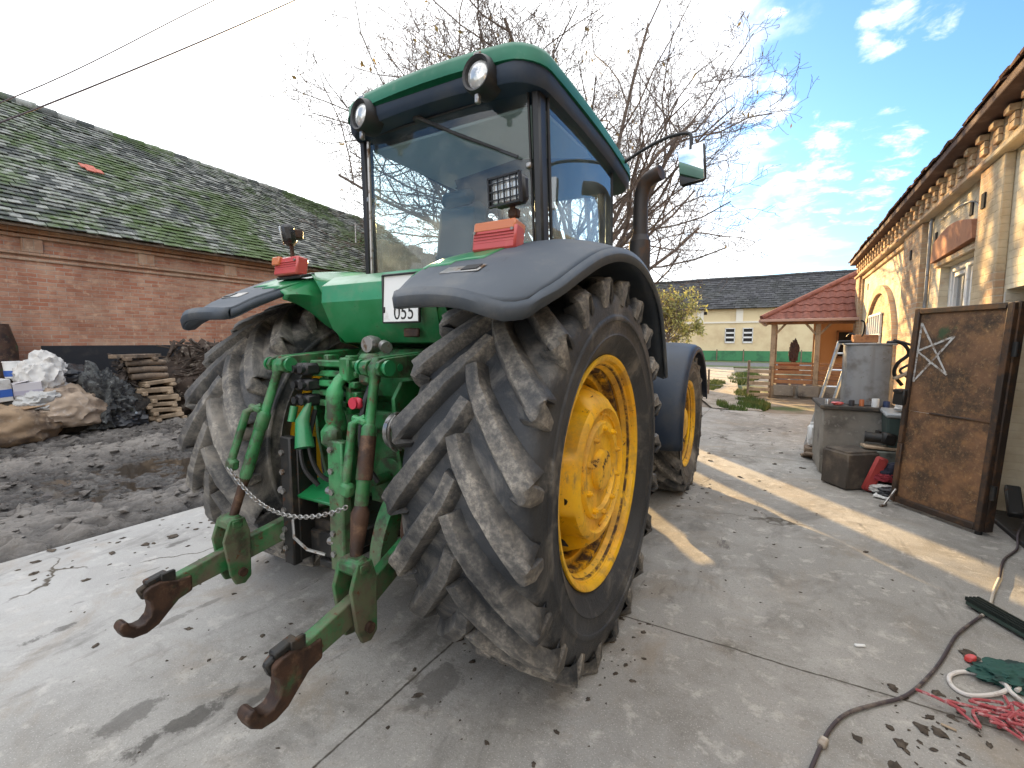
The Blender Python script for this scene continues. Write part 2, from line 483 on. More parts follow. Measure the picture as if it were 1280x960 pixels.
RW = .33
rear_t = tyre_mesh(1.02, .615, RW, 21, .055, -ZA, .43, 3, .070)
rim_r = wheel_rim_mesh(.58, RW, 1)
def add_wheel(name, cx, cy, cz, tyre_mb, rim_mb, hub_mb, tmat, extra):
    rim = rim_mb.build(name, M['yellow'], tr.root)
    rim.location = (cx - XC, cy - YA, cz)
    ty = tyre_mb.build('tyre', tmat, rim)
    hb = hub_mb.build('hub', M['yellow'], rim, bevel=0)
    for nm, mb, m in extra:
        mb.build(nm, m, rim)
    return rim
def rear_extra(out):
    out_ = []
    for k in range(10):
        b = MB()
        t = 2 * PI * (k + .5) / 10
        y, z = .228 * math.cos(t), .228 * math.sin(t)
        out_.append(('wheel_bolt', b, M['yellow']))
        b.cyl((.24 * out, y, z), (.282 * out, y, z), .016, 6)
        b.cyl((.24 * out, y, z), (.292 * out, y, z), .008, 8)
    for k in range(16):
        t = 2 * PI * (k + .5) / 16
        y, z = .455 * math.cos(t), .455 * math.sin(t)
        b = MB(); out_.append(('rim_bolt', b, M['yellow']))
        b.cyl((-.08 * out, y, z), (-.045 * out, y, z), .018, 6)
    for k in range(8):
        holes = MB(); out_.append(('hub_opening', holes, M['iron']))
        t = 2 * PI * (k + .5) / 8 + .1
        c = Vector((.10 * out, .412 * math.cos(t), .412 * math.sin(t)))
        rad = Vector((0, math.cos(t), math.sin(t)))
        holes.tube([c - rad * .035, c + rad * .012], [.050, .054], 14, flat=.75)
    for k in range(4):
        holes = MB(); out_.append(('hub_opening', holes, M['iron']))
        t = 2 * PI * (k + .1) / 4
        c = Vector((.20 * out, .392 * math.cos(t), .392 * math.sin(t)))
        rad = Vector((0, math.cos(t), math.sin(t)))
        holes.tube([c - rad * .03, c + rad * .014], [.026, .03], 12, flat=.7)
    for k in range(3):
        slot = MB(); out_.append(('hub_rib', slot, M['yellow']))
        a0 = 2 * PI * k / 3 + .5
        slot.tube([(.245 * out, .30 * math.cos(a0 + .12 * i), .30 * math.sin(a0 + .12 * i)) for i in range(10)], .012, 8, flat=.5)
    return out_
wr = add_wheel('rear_wheel', -1.07, YA, ZA, rear_t, rim_r, rear_hub_mesh(.58, 1), M['tyre'], rear_extra(1))
wl = add_wheel('rear_wheel', -3.05, YA + .13, ZA, rear_t, wheel_rim_mesh(.58, RW, -1), rear_hub_mesh(.58, -1), M['tyre_brown'], rear_extra(-1))
# front wheels
FW, YF, ZF = .25, 5.38, .735
front_t = tyre_mesh(.765, .475, FW, 19, .042, -ZF, .50, 5, .04)
def front_hub(out):
    mb = MB()
    n = 48
    def ring(h, r): return [(h * out, r * math.cos(2 * PI * i / n), r * math.sin(2 * PI * i / n)) for i in range(n)]
    mb.loft([ring(-.05, .40), ring(-.02, .38), ring(.03, .30), ring(.04, .22), ring(.10, .19), ring(.17, .17), ring(.19, .13), ring(.19, .01)])
    for k in range(10):
        t = 2 * PI * k / 10
        mb.cyl((.03 * out, .25 * math.cos(t), .25 * math.sin(t)), (.06 * out, .25 * math.cos(t), .25 * math.sin(t)), .014, 6)
    return mb
for sx, out in ((-1.09, 1), (-2.98, -1)):
    add_wheel('front_wheel', sx, YF + (0 if out > 0 else .1), ZF, front_t, wheel_rim_mesh(.44, FW, out), front_hub(out), M['tyre_brown'], [])

# --- fenders (right side is written, left is mirrored)
ZPROF = [(1.36, 1.805), (1.5, 1.885), (1.68, 1.97), (1.9, 2.055), (2.15, 2.115), (2.4, 2.13), (2.65, 2.10), (2.9, 2.02), (3.1, 1.90), (3.28, 1.74), (3.40, 1.58), (3.46, 1.44)]
def fz(y): return interp(ZPROF, y)
OUT = [(0.0, -.74), (.1, -.725), (.25, -.70), (.5, -.69), (.8, -.70), (1.0, -.73)]
def fender_pt(u, v):
    """u 0 inner .. 1 outer, v 0 rear .. 1 front"""
    xin = -1.335 - .105 * min(1, v / .16)
    y0 = 1.345 - .045 * math.sin(PI * min(1, u * 1.1)) + .11 * max(0, (u - .75) / .25) ** 2.4 + .03 * max(0, (.12 - u) / .12) ** 2
    y = lerp(y0, 3.46, v)
    xo = interp(OUT, v)
    if v < .10: xo -= .045 * (1 - v / .10) ** 2
    x = lerp(xin, xo, u)
    z = fz(y) + .022 * math.sin(PI * u) - .05 * max(0, (u - .6) / .4) ** 2 + max(0, 1 - v / .25) * (.018 - .045 * u)
    return (x, y, z)
NU, NV = 25, 49
def make_fender(mirror):
    f = (lambda p: (2 * XC - p[0] - .20, p[1] + .14, p[2])) if mirror else (lambda p: p)
    grey = MB(); green = MB()
    P = [[f(fender_pt(i / (NU - 1), j / (NV - 1))) for j in range(NV)] for i in range(NU)]
    def isgrey(i, j):
        u = (i + .5) / (NU - 1); v = (j + .5) / (NV - 1)
        return v < .13 + .10 * u or u > .50 - .10 * math.sin(PI * min(1, v * 1.2)) + .12 * max(0, .5 - v)
    for tgt, flag in ((grey, True), (green, False)):
        idx = {}; vs = []; fs = []
        for i in range(NU - 1):
            for j in range(NV - 1):
                if isgrey(i, j) != flag: continue
                q = []
                for (a, b) in ((i, j), (i + 1, j), (i + 1, j + 1), (i, j + 1)):
                    if (a, b) not in idx:
                        idx[(a, b)] = len(vs)
                        p = P[a][b]
                        vs.append((p[0], p[1], p[2] + (0 if flag else .004)))
                    q.append(idx[(a, b)])
                fs.append(tuple(q))
        tgt.add(vs, fs)
    fo = tr.part('fender', grey, M['greyplastic'], solid=.016, recalc=True, smooth=50)
    # rolled lip round the rear and outer edge
    lip = MB()
    edge = [fender_pt(u / 20, 0) for u in range(0, 21)] + [fender_pt(1, v / 40) for v in range(1, 41)]
    n = len(edge)
    vs = []; va = []
    cen = Vector((-1.1, 2.4, 1.2))
    for k, p in enumerate(edge):
        d = .055 if k < 21 else lerp(.055, .05, (k - 21) / 39)
        pin = Vector(p) + (cen - Vector(p)).normalized() * .0
        e0 = Vector(p)
        if k < 22: dn = Vector((0, -.004, -d))
        else:
            t = (k - 22) / 38
            dn = Vector((.006, -.35 * d * (1 if p[1] < 2.3 else -1) * abs(p[1] - 2.4), -d))
            dn = (Vector((-1.0 if False else .0, 2.4, 1.15)) - Vector((0, p[1], p[2]))).normalized() * d + Vector((.008, 0, 0))
        vs += [f(tuple(e0 + Vector((0, 0, .008)))), f(tuple(e0 + dn * .35 + Vector((.010 if k > 20 else 0, -.010 if k < 22 else 0, 0)))), f(tuple(e0 + dn))]
    fs = [(3 * k + q, 3 * (k + 1) + q, 3 * (k + 1) + q + 1, 3 * k + q + 1) for k in range(n - 1) for q in (0, 1)]
    lip.add(vs, fs)
    tr.part('fender_lip', lip, M['greyplastic'], fo, solid=.014, smooth=32)
    tr.part('fender_top', green, M['green'], fo, solid=.016, smooth=50)
    # inner wall: follows the arch from the inner edge down, rounded towards the rear
    wall = MB()
    rows = []
    for j in range(NV):
        v = j / (NV - 1)
        y = lerp(1.62, 3.40, v)
        top = fz(y) + .003
        zb = interp([(1.6, 1.90), (1.75, 1.86), (1.92, 1.75), (2.16, 1.61), (2.6, 1.45), (3.4, 1.36)], y)
        zb = min(zb, top - .03)
        xs = -1.452 - .05 * math.sin(PI * min(1, v * 2)) 
        rows.append([(-1.44, y, top), (-1.47, y, top - .03 * min(1, (top - zb) / .1)), (xs - .03, y, lerp(top, zb, .5)), (-1.46, y, zb)])
    vs = [f(p) for r in rows for p in r]
    fs = [(4 * j + q, 4 * (j + 1) + q, 4 * (j + 1) + q + 1, 4 * j + q + 1) for j in range(NV - 1) for q in range(3)]
    wall.add(vs, fs)
    tr.part('fender_wall', wall, M['green'], fo, solid=.014, smooth=60)
    # underside liner
    lin = MB()
    rr = []
    for j in range(33):
        v = (j / 32) ** 1.6
        d = .056 if v < .06 else lerp(.056, .026, min(1, (v - .06) / .2))
        row = []
        for u in [i / 12 for i in range(13)]:
            p0 = fender_pt(lerp(.0, .985, u), v)
            row.append(f((p0[0], p0[1], p0[2] - d)))
        rr.append(row)
    lin.add([p for r in rr for p in r], [(13 * j + q, 13 * j + q + 1, 13 * j + 14 + q, 13 * j + 13 + q) for j in range(32) for q in range(12)])
    e = [fender_pt(0, (j / 32) ** 1.6) for j in range(14)]
    lin.add([q for p in e for q in (f(p), f((p[0], p[1], p[2] - .05)))], [(2 * j, 2 * j + 1, 2 * j + 3, 2 * j + 2) for j in range(13)])
    tr.part('fender_liner', lin, M['greyplastic'], fo, solid=.006)
    # recessed reflector plate on the rear lip
    rp = MB()
    c = Vector(fender_pt(.42, .105)); c2 = Vector(fender_pt(.42, .125)); sl = math.atan2(c2.z - c.z, c2.y - c.y)
    rot = (sl, 0, 0)
    rp.box(f((c.x, c.y, c.z + .009)), (.19, .075, .008), rot, .003)
    pl = tr.part('reflector_plate', rp, M['steel'], fo)
    rp2 = MB(); rp2.box(f((c.x + .045, c.y - .002, c.z + .012)), (.075, .055, .010), rot, .002)
    tr.part('reflector', rp2, M['black'], pl)
    return fo
fend_r = make_fender(False)
fend_l = make_fender(True)

# --- lamps on the fenders
def tail_lamp(x, y, z, m):
    f = (lambda p: (2 * XC - p[0] - .02, p[1] + .05, p[2] + .01)) if m else (lambda p: p)
    b = MB(); b.box(f((x, y, z + .01)), (.235, .085, .115), (R(-8), 0, 0), .010)
    for q in range(6): b.box(f((x, y - .043, z - .032 + q * .014)), (.215, .006, .006), (R(-8), 0, 0), .002)
    base = tr.part('tail_light', b, M['red'])
    sc = MB()
    for q in (-.10, .10): sc.cyl(f((x + q, y - .040, z + .045)), f((x + q, y - .050, z + .043)), .007, 8)
    tr.part('lens_screw', sc, M['steel'], base)
    o = MB(); o.box(f((x + .0, y + .012, z + .062)), (.225, .10, .050), (R(-8), 0, 0), .008)
    if m: o = MB(); o.box(f((x + .085, y - .012, z + .045)), (.075, .085, .055), (R(-8), 0, 0), .006)
    tr.part('indicator_lens', o, M['orange'], base)
    k = MB(); k.box(f((x, y + .03, z - .045)), (.25, .11, .02), (R(14), 0, 0), .004)
    tr.part('lamp_base', k, M['black'], base)
tail_lamp(-1.16, 1.86, 2.095, False)
tail_lamp(-1.16, 1.86, 2.095, True)
def work_lamp(c, w, h, d, yaw, pitch, grid=True, name='work_light'):
    rot = Matrix.Rotation(yaw, 3, 'Z') @ Matrix.Rotation(pitch, 3, 'X')
    c = Vector(c)
    b = MB(); b.box(c, (w, d, h), rot, .022)
    base = tr.part(name, b, M['black'], bevel=.004)
    l = MB(); l.box(c + rot @ Vector((0, -d / 2 - .001, 0)), (w * .84, .012, h * .78), rot, .005)
    tr.part('lamp_lens', l, M['lens'], base)
    if grid:
        g = MB()
        for i in range(-2, 3):
            g.box(c + rot @ Vector((i * w * .19, -d / 2 - .016, 0)), (.005, .006, h * .9), rot)
        for i in range(-1, 2):
            g.box(c + rot @ Vector((0, -d / 2 - .018, i * h * .28)), (w * .95, .006, .005), rot)
        g.box(c + rot @ Vector((0, -d / 2 - .012, h * .47)), (w, .02, .008), rot)
        g.box(c + rot @ Vector((0, -d / 2 - .012, -h * .47)), (w, .02, .008), rot)
        g.box(c + rot @ Vector((-w * .48, -d / 2 - .012, 0)), (.008, .02, h), rot)
        g.box(c + rot @ Vector((w * .48, -d / 2 - .012, 0)), (.008, .02, h), rot)
        tr.part('lamp_guard', g, M['black'], base)
    return base
lb = work_lamp((-1.115, 1.90, 2.325), .185, .13, .07, R(-8), R(4))
s = MB(); s.tube([(-1.115, 1.915, 2.27), (-1.115, 1.93, 2.20), (-1.11, 1.94, 2.10)], .013, 8); s.box((-1.115, 1.93, 2.235), (.05, .04, .04), None, .006)
tr.part('lamp_stalk', s, M['rust'], lb)
lb = work_lamp((-2.80, 1.93, 2.325), .17, .12, .08, R(-38), R(8), False)
s = MB(); s.tube([(-2.80, 1.945, 2.27), (-2.80, 1.96, 2.10)], .013, 8); s.box((-2.80, 1.98, 2.34), (.06, .09, .06), (0, 0, R(-38)), .008)
tr.part('lamp_stalk', s, M['rust'], lb)

# --- rear cowl below the window, with the number plate
cw = MB()
cowl = [(-2.47, 2.42, 2.055), (-1.43, 2.42, 2.055)]
def ringc(y, z, xl, xr, zl): return [(xl, y + .05, zl), (xl + .06, y, z), (xr - .06, y, z), (xr, y + .05, zl)]
rings = [ringc(2.42, 2.06, -2.50, -1.42, 2.05), ringc(2.15, 2.05, -2.49, -1.44, 2.035), ringc(1.92, 2.02, -2.42, -1.47, 1.99), ringc(1.80, 1.955, -2.38, -1.50, 1.94), ringc(1.765, 1.86, -2.34, -1.50, 1.86),
         ringc(1.80, 1.72, -2.30, -1.50, 1.72), ringc(1.86, 1.64, -2.27, -1.50, 1.64), ringc(2.1, 1.62, -2.3, -1.5, 1.62)]
vs = [p for r in rings for p in r]
cw.add(vs, [(4 * i + k, 4 * i + k + 1, 4 * i + 4 + k + 1, 4 * i + 4 + k) for i in range(len(rings) - 1) for k in range(3)])
cow = tr.part('rear_cowl', cw, M['green'], solid=.012, bevel=.004, smooth=30)
for fx in (lambda p: p, MX):   # folded side plates joining cowl and fender walls
    if fx is MX: continue
    sf = MB(); sf.add([fx(p) for p in ((-1.50, 1.82, 1.95), (-1.40, 1.72, 1.88), (-1.40, 1.90, 1.60), (-1.50, 1.86, 1.64), (-1.42, 2.2, 2.09), (-1.50, 2.2, 2.05))], [(0, 1, 2, 3), (0, 5, 4, 1)])
    tr.part('cowl_side', sf, M['green'], cow, solid=.01)
sf = MB()
sf.add([(-2.36, 1.83, 1.95), (-2.27, 1.88, 1.64), (-2.64, 2.33, 1.60), (-2.665, 2.10, 1.90), (-2.665, 1.98, 2.08), (-2.64, 2.45, 2.13), (-2.49, 2.42, 2.05)], [(0, 1, 2, 3), (0, 3, 4), (0, 4, 5, 6)])
tr.part('cowl_side', sf, M['green'], cow, solid=.01, smooth=25)
PY = 1.742
PZ_ = .02
plm = MB(); plm.box((-1.655, PY, 1.855), (.235, .010, .235), (R(-3), 0, 0), .003)
plate = tr.part('number_plate', plm, M['white'], cow)
pf = MB()
for z in (1.737, 1.973): pf.box((-1.655, PY - .004, z), (.245, .014, .010), None, .003)
for x in (-1.775, -1.535): pf.box((x, PY - .004, 1.855), (.010, .014, .24), None, .003)
pf.box((-1.765, PY - .008, 1.80), (.012, .012, .03), None, .003)
tr.part('plate_frame', pf, M['black'], plate)
def text(body, size, loc, rot, m, parent, name, depth=.0015, align='CENTER'):
    cu = bpy.data.curves.new(name, 'FONT'); cu.body = body; cu.size = size; cu.extrude = depth
    cu.align_x = align; cu.align_y = 'CENTER'
    ob = bpy.data.objects.new(name, cu); COL.objects.link(ob)
    ob.rotation_euler = rot; ob.location = loc
    dg = bpy.context.evaluated_depsgraph_get(); dg.update()
    me = bpy.data.meshes.new_from_object(ob.evaluated_get(dg)); me.name = name
    bpy.data.objects.remove(ob); bpy.data.curves.remove(cu)
    ob = bpy.data.objects.new(name, me); COL.objects.link(ob)
    ob.rotation_euler = rot; ob.location = loc
    me.materials.clear(); me.materials.append(m)
    ob.parent = parent
    return ob
to = text('055', .095, (-1.632 - XC, PY - .009 - YA, 1.783), (R(90), 0, 0), M['blackink'], plate, 'plate_number')
to.scale = (.95, 1.15, 1)
lk = MB(); lk.box((-1.62, 1.775, 1.685), (.10, .02, .045), None, .006)
tr.part('plate_light', lk, M['rust'], cow)

# --- cab: frame, glass, roof
CR, CL = -1.19, -2.66
ZB, ZT = 2.00, 3.06
posts = MB()
def post(p0, p1, w, d): 
    a, b = Vector(p0), Vector(p1)
    ax = (b - a).normalized(); ux = Vector((1, 0, 0)); ux = (ux - ax * ux.dot(ax)).normalized(); uy = ax.cross(ux)
    Mx = Matrix((ux, uy, ax)).transposed()
    posts.box((a + b) / 2, (w, d, (b - a).length), Mx, .012)
XK = -1.905
def MK(p): return (2 * XK - p[0], p[1], p[2])
for f in (lambda p: p, MK):
    post(f((-1.215, 2.44, ZB)), f((-1.235, 2.40, ZT)), .055, .085)
    post(f((-1.215, 3.60, 1.5)), f((-1.235, 3.62, ZT)), .05, .05)
    post(f((-1.40, 4.02, 1.55)), f((-1.40, 3.92, ZT)), .05, .06)
    posts.box(f((-1.23, 3.02, ZT + .005)), (.05, 1.2, .05), None, .01)
    posts.box(f((-1.225, 3.02, 1.98)), (.06, 1.2, .06), None, .01)
posts.box((XK, 2.42, ZT), (1.40, .05, .06), None, .01)
posts.box((XK, 2.45, 2.04), (1.40, .06, .05), None, .01)
posts.box((XK, 3.93, ZT), (1.1, .05, .06), None, .01)
cab = tr.part('cab_frame', posts, M['black'])
def pane(name, q, seal=True):
    g = MB()
    q = [Vector(p) for p in q]
    g.grid(lambda u, v: tuple(q[0].lerp(q[1], u).lerp(q[3].lerp(q[2], u), v)), 2, 2)
    o = tr.part(name, g, M['glass'], smooth=0)
    if seal:
        b = MB()
        cen = sum(q, Vector()) / 4
        b.tube([p + (p - cen).normalized() * .006 for p in q], .011, 8, closed=True)
        tr.part('window_seal', b, M['black'], o)
    return o
rw = pane('rear_window', [(-2.555, 2.405, 2.07), (-1.255, 2.405, 2.07), (-1.285, 2.368, 3.025), (-2.525, 2.368, 3.025)])
pane('side_window', [(-1.185, 2.50, 2.02), (-1.185, 3.57, 2.02), (-1.205, 3.58, 3.02), (-1.205, 2.46, 3.02)])
pane('side_window', [MK(p) for p in [(-1.185, 2.50, 2.02), (-1.185, 3.57, 2.02), (-1.205, 3.58, 3.02), (-1.205, 2.46, 3.02)]])
pane('windscreen', [(-2.43, 4.04, 1.8), (-1.43, 4.04, 1.8), (-1.43, 3.90, 3.02), (-2.43, 3.90, 3.02)], True)
hg = MB()  # hinges, latch and bright frame strip of the rear window
hg.box((-1.275, 2.385, 2.62), (.03, .05, .035), None, .006); hg.box((-2.535, 2.385, 2.62), (.03, .05, .035), None, .006)
hg.tube([(-2.51, 2.36, 2.10), (-2.495, 2.345, 2.55), (-2.485, 2.335, 2.98)], .012, 8)
tr.part('window_hinge', hg, M['steel'], rw)
wp = MB()
wp.tube([(-2.05, 2.325, 3.04), (-1.72, 2.34, 2.86), (-1.42, 2.36, 2.715)], [.012, .010, .007], 8)
wp.box((-1.56, 2.358, 2.785), (.50, .012, .018), (0, R(27), 0), .003)
wp.box((-2.05, 2.34, 3.04), (.06, .05, .05), None, .01)
tr.part('wiper', wp, M['black'], rw)
# roof
def rrect(z, x0, x1, y0, y1, r, sag=1.0, n=7):
    pts = []
    for (cx, cy, a0) in ((x1 - r, y0 + r, -90), (x1 - r, y1 - r, 0), (x0 + r, y1 - r, 90), (x0 + r, y0 + r, 180)):
        for k in range(n):
            a = R(a0 + 90 * k / (n - 1))
            pts.append([cx + r * math.cos(a), cy + r * math.sin(a), z])
    out = []
    m = 6
    for i in range(len(pts)):      # subdivide straight runs
        p, q = pts[i], pts[(i + 1) % len(pts)]
        out.append(p)
        if math.dist(p, q) > .3:
            for k in range(1, m): out.append([lerp(p[j], q[j], k / m) for j in range(3)])
    for p in out:
        ty = max(0, (p[1] - 2.25) / 2.0)
        bow = .055 * (1 - ((p[0] - XC) / .8) ** 2)
        p[2] += sag * (bow - .19 * ty ** 2.6)
    return [tuple(p) for p in out]
RX0, RX1, RY0, RY1 = -2.64, -1.14, 2.20, 4.02
sk = MB()
sk.loft([rrect(2.985, RX0 + .12, RX1 - .12, RY0 + .16, RY1 - .12, .16), rrect(2.99, RX0 + .03, RX1 - .03, RY0 + .04, RY1 - .04, .17), rrect(3.02, RX0 + .012, RX1 - .012, RY0 + .015, RY1 - .012, .18), rrect(3.085, RX0 + .010, RX1 - .010, RY0 + .010, RY1 - .010, .18)])
skirt = tr.part('roof_skirt', sk, M['navyplastic'], smooth=45)
rf = MB()
rf.loft([rrect(3.085, RX0, RX1, RY0, RY1, .18), rrect(3.15, RX0 + .004, RX1 - .004, RY0 + .006, RY1 - .006, .18), rrect(3.19, RX0 + .03, RX1 - .03, RY0 + .035, RY1 - .03, .18), rrect(3.215, RX0 + .09, RX1 - .09, RY0 + .10, RY1 - .1, .18),
         rrect(3.235, RX0 + .22, RX1 - .22, RY0 + .25, RY1 - .25, .18), rrect(3.245, RX0 + .4, RX1 - .4, RY0 + .45, RY1 - .5, .18)])
M['roofgreen'] = mat('roof_green', srgb(14, 92, 68), .5, 0, [dict(c=(.02, .15, .09), s=2, lo=.4, hi=.7), dict(c=(.16, .19, .16), s=8, lo=.6, hi=.8, r=.8, k=.4)], spec=.3)
roof = tr.part('cab_roof', rf, M['roofgreen'], smooth=45)
for x, yaw in ((-1.49, R(-4)), (-2.385, R(-10))):
    pod = MB(); c = Vector((x, 2.21, 3.075))
    rot = Matrix.Rotation(yaw, 3, 'Z')
    prof = [(.10, .02), (.085, .10), (.02, .105), (-.03, .098), (-.045, .090), (-.038, .078), (-.01, .07)]
    m = MB(); m.lathe([(h, r) for h, r in prof], (0, 0, 0), 'y', 28); m.v = [tuple(c + rot @ Vector(p)) for p in m.v]
    base = tr.part('roof_light', m, M['black'])
    l = MB(); l.lathe([(-.012, .076), (-.030, .060), (-.040, .03), (-.043, .002)], (0, 0, 0), 'y', 28); l.v = [tuple(c + rot @ Vector(p)) for p in l.v]
    tr.part('lamp_lens', l, M['lens'], base)
    br = MB(); br.box(c + Vector((-.02, .02, .115)), (.05, .05, .035), None, .006)
    tr.part('lamp_bracket', br, M['steel'], base)
    br = MB(); br.box(c + Vector((-.01, -.01, -.12)), (.028, .03, .05), None, .005); tr.part('lamp_stud', br, M['steel'], base)
# interior
it = MB()
SX_ = -2.14
it.box((SX_, 3.12, 2.14), (.46, .46, .13), None, .05); it.box((SX_, 2.90, 2.42), (.43, .14, .52), (R(-8), 0, 0), .06); it.box((SX_, 2.875, 2.70), (.30, .10, .12), (R(-8), 0, 0), .04)
seat = tr.part('driver_seat', it, M['seatcloth'], bevel=.02, seg=3)
ar = MB()
for dx in (-.27, .27): ar.box((SX_ + dx, 3.12, 2.32), (.08, .34, .05), (R(4), 0, 0), .02)
ar.box((XC + .36, 3.2, 2.10), (.18, .5, .2), None, .04)
tr.part('armrest', ar, M['black'], seat)
sw = MB()
sw.tube([(XC + .19 * math.cos(2 * PI * k / 20), 3.60 + .15 * math.sin(2 * PI * k / 20), 2.42 + .10 * math.sin(2 * PI * k / 20)) for k in range(20)], .015, 8, closed=True)
sw.tube([(XC, 3.75, 1.9), (XC, 3.60, 2.42)], .04, 8); sw.box((XC, 3.60, 2.42), (.34, .03, .02), None, .005)
tr.part('steering_wheel', sw, M['black'])
cs = MB(); cs.box((XC, 3.86, 2.12), (.5, .22, .42), (R(-8), 0, 0), .06); cs.box((XC - .38, 3.45, 2.62), (.24, .05, .16), (R(-6), 0, R(12)), .015); cs.tube([(XC - .38, 3.47, 2.62), (XC - .44, 3.7, 2.9), (XC - .5, 3.8, 3.0)], .015, 8)
tr.part('console', cs, M['black'])
hl = MB(); hl.box((XK, 3.17, 2.972), (1.30, 1.46, .02), None, .01)
tr.part('headliner', hl, mat('pale_headliner', (.34, .38, .41), .9))
fl = MB(); fl.box((XK, 3.2, 1.88), (1.36, 1.55, .12), None, .02)
tr.part('cab_floor', fl, M['black'])
# mirror and exhaust
mr = MB()
mr.tube(spline([(-1.20, 3.72, 3.02), (-1.0, 3.70, 3.10), (-.80, 3.64, 3.13), (-.66, 3.62, 3.12), (-.635, 3.61, 3.07), (-.635, 3.61, 3.0)], 4), .013, 8)
arm = tr.part('mirror_arm', mr, M['black'])
mh = MB(); mh.box((-.625, 3.64, 2.90), (.19, .05, .27), (0, R(-4), R(-10)), .02)
mir = tr.part('side_mirror', mh, M['black'], arm, bevel=.006)
mg = MB(); mg.box((-.630, 3.608, 2.90), (.172, .006, .25), (R(2), R(-4), R(-10)), .002)
tr.part('mirror_glass', mg, M['mirror'], arm)
ex = MB()
ex.tube([(-1.05, 3.86, 1.35), (-1.05, 3.86, 2.45)], .085, 20)
ex.tube([(-1.05, 3.86, 2.45), (-1.05, 3.86, 2.50)], [.085, .062], 20)
ex.tube(spline([(-1.05, 3.86, 2.48), (-1.05, 3.86, 2.75), (-1.03, 3.85, 2.86), (-.98, 3.83, 2.92), (-.88, 3.80, 2.945)], 5), .058, 18)
tr.part('exhaust_pipe', ex, M['exhaust'])

# --- hood, chassis, axles
hd = MB()
def hring(y, w, zb, zt, r=.14):
    pts = []
    for (cx, cz, a0) in ((w - r, zt - r, 0), (-w + r, zt - r, 90)):
        for k in range(6):
            a = R(a0 + 90 * k / 5); pts.append((XC + cx + r * math.cos(a), y, cz + r * math.sin(a)))
    return [(XC + w, y, zb)] + pts + [(XC - w, y, zb)]
hd.loft([hring(4.02, .44, 1.25, 2.08), hring(5.2, .42, 1.15, 2.02), hring(6.1, .39, 1.05, 1.90), hring(6.6, .36, 1.0, 1.74), hring(6.75, .32, 1.0, 1.6)])
hood = tr.part('hood', hd, M['green'], smooth=40)
gr = MB()
for z in range(9): gr.box((XC, 6.757, 1.08 + z * .055), (.56, .02, .02), None, .004)
tr.part('grille', gr, M['black'], hood)
chs = MB()
chs.box((XC, 4.6, .92), (.52, 4.0, .52), None, .04); chs.box((XC, 3.1, 1.25), (.62, 1.5, .7), None, .06)
chs.box((XC, 6.5, .95), (.6, .5, .35), None, .05)
tr.part('chassis', chs, M['black'])
tg = MB()
tg.box((XC, 2.40, 1.02), (.62, .86, .74), None, .06); tg.box((XC, 2.2, 1.42), (.56, .6, .26), None, .04)
tg.box((XC, 1.985, .88), (.42, .05, .46), None, .02)
tg.cyl((XC, 1.985, .86), (XC, 1.92, .86), .11, 24); tg.cyl((XC, 1.95, .86), (XC, 1.80, .86), .03, 12)
gear = tr.part('gearbox_housing', tg, M['green_worn'], bevel=.012)
ax = MB()
ax.tube([(-1.3, YA, ZA), (-1.5, YA, ZA), (-1.72, YA, ZA), (-2.18, YA, ZA), (-2.4, YA + .05, ZA), (-2.9, YA + .12, ZA)], [.12, .13, .24, .24, .13, .12], 24)
ax.cyl((-1.30, YA, ZA), (-1.12, YA, ZA), .20, 24); ax.cyl((-2.75, YA + .12, ZA), (-3.0, YA + .13, ZA), .20, 24)
tr.part('rear_axle', ax, M['green_worn'])
fa = MB()
fa.tube([(-1.2, YF, ZF), (-1.55, YF, ZF), (-1.95, YF, ZF - .03), (-2.35, YF, ZF), (-2.7, YF, ZF)], [.13, .10, .14, .10, .13], 16)
tr.part('front_axle', fa, M['green_worn'])
tk = MB(); tk.box((-1.36, 3.75, .95), (.42, .95, .75), None, .08)
tr.part('fuel_tank', tk, M['black'], bevel=.03, seg=3)
tk = MB(); tk.box((-2.56, 3.75, .95), (.38, .95, .75), None, .08)
for k in range(3): tk.box((-2.83, 3.7, .5 + k * .3), (.2, .45, .03), None, .008)
tr.part('cab_steps', tk, M['black'], bevel=.02)
# front fenders
for f in (lambda p: p, MX):
    fm = MB()
    def ff(u, v):
        a = R(lerp(14, 190, v))
        r = .85 + .028 * math.sin(PI * u) - .02 * (u > .99 or u < .01)
        return f((lerp(-1.37, -.80, u), YF + .02 + r * math.cos(a), ZF + .01 + r * math.sin(a)))
    fm.grid(ff, 13, 33)
    ffo = tr.part('front_fender', fm, M['navyplastic'], solid=.016, smooth=50)
    l = MB()
    e0 = [ff(1, k / 32) for k in range(33)]
    cen = Vector(f((-.80, YF + .02, ZF)))
    vs = []
    for p in e0:
        d = (cen - Vector(p)).normalized()
        vs += [tuple(p), tuple(Vector(p) + d * .05)]
    l.add(vs, [(2 * k, 2 * k + 1, 2 * k + 3, 2 * k + 2) for k in range(32)])
    tr.part('fender_lip', l, M['navyplastic'], ffo, solid=.012)
    st = MB(); st.tube([f((-1.55, YF, 1.0)), f((-1.5, YF, 1.5)), f((-1.1, YF, ZF + .83))], .03, 8)
    tr.part('fender_bracket', st, M['iron'], ffo)

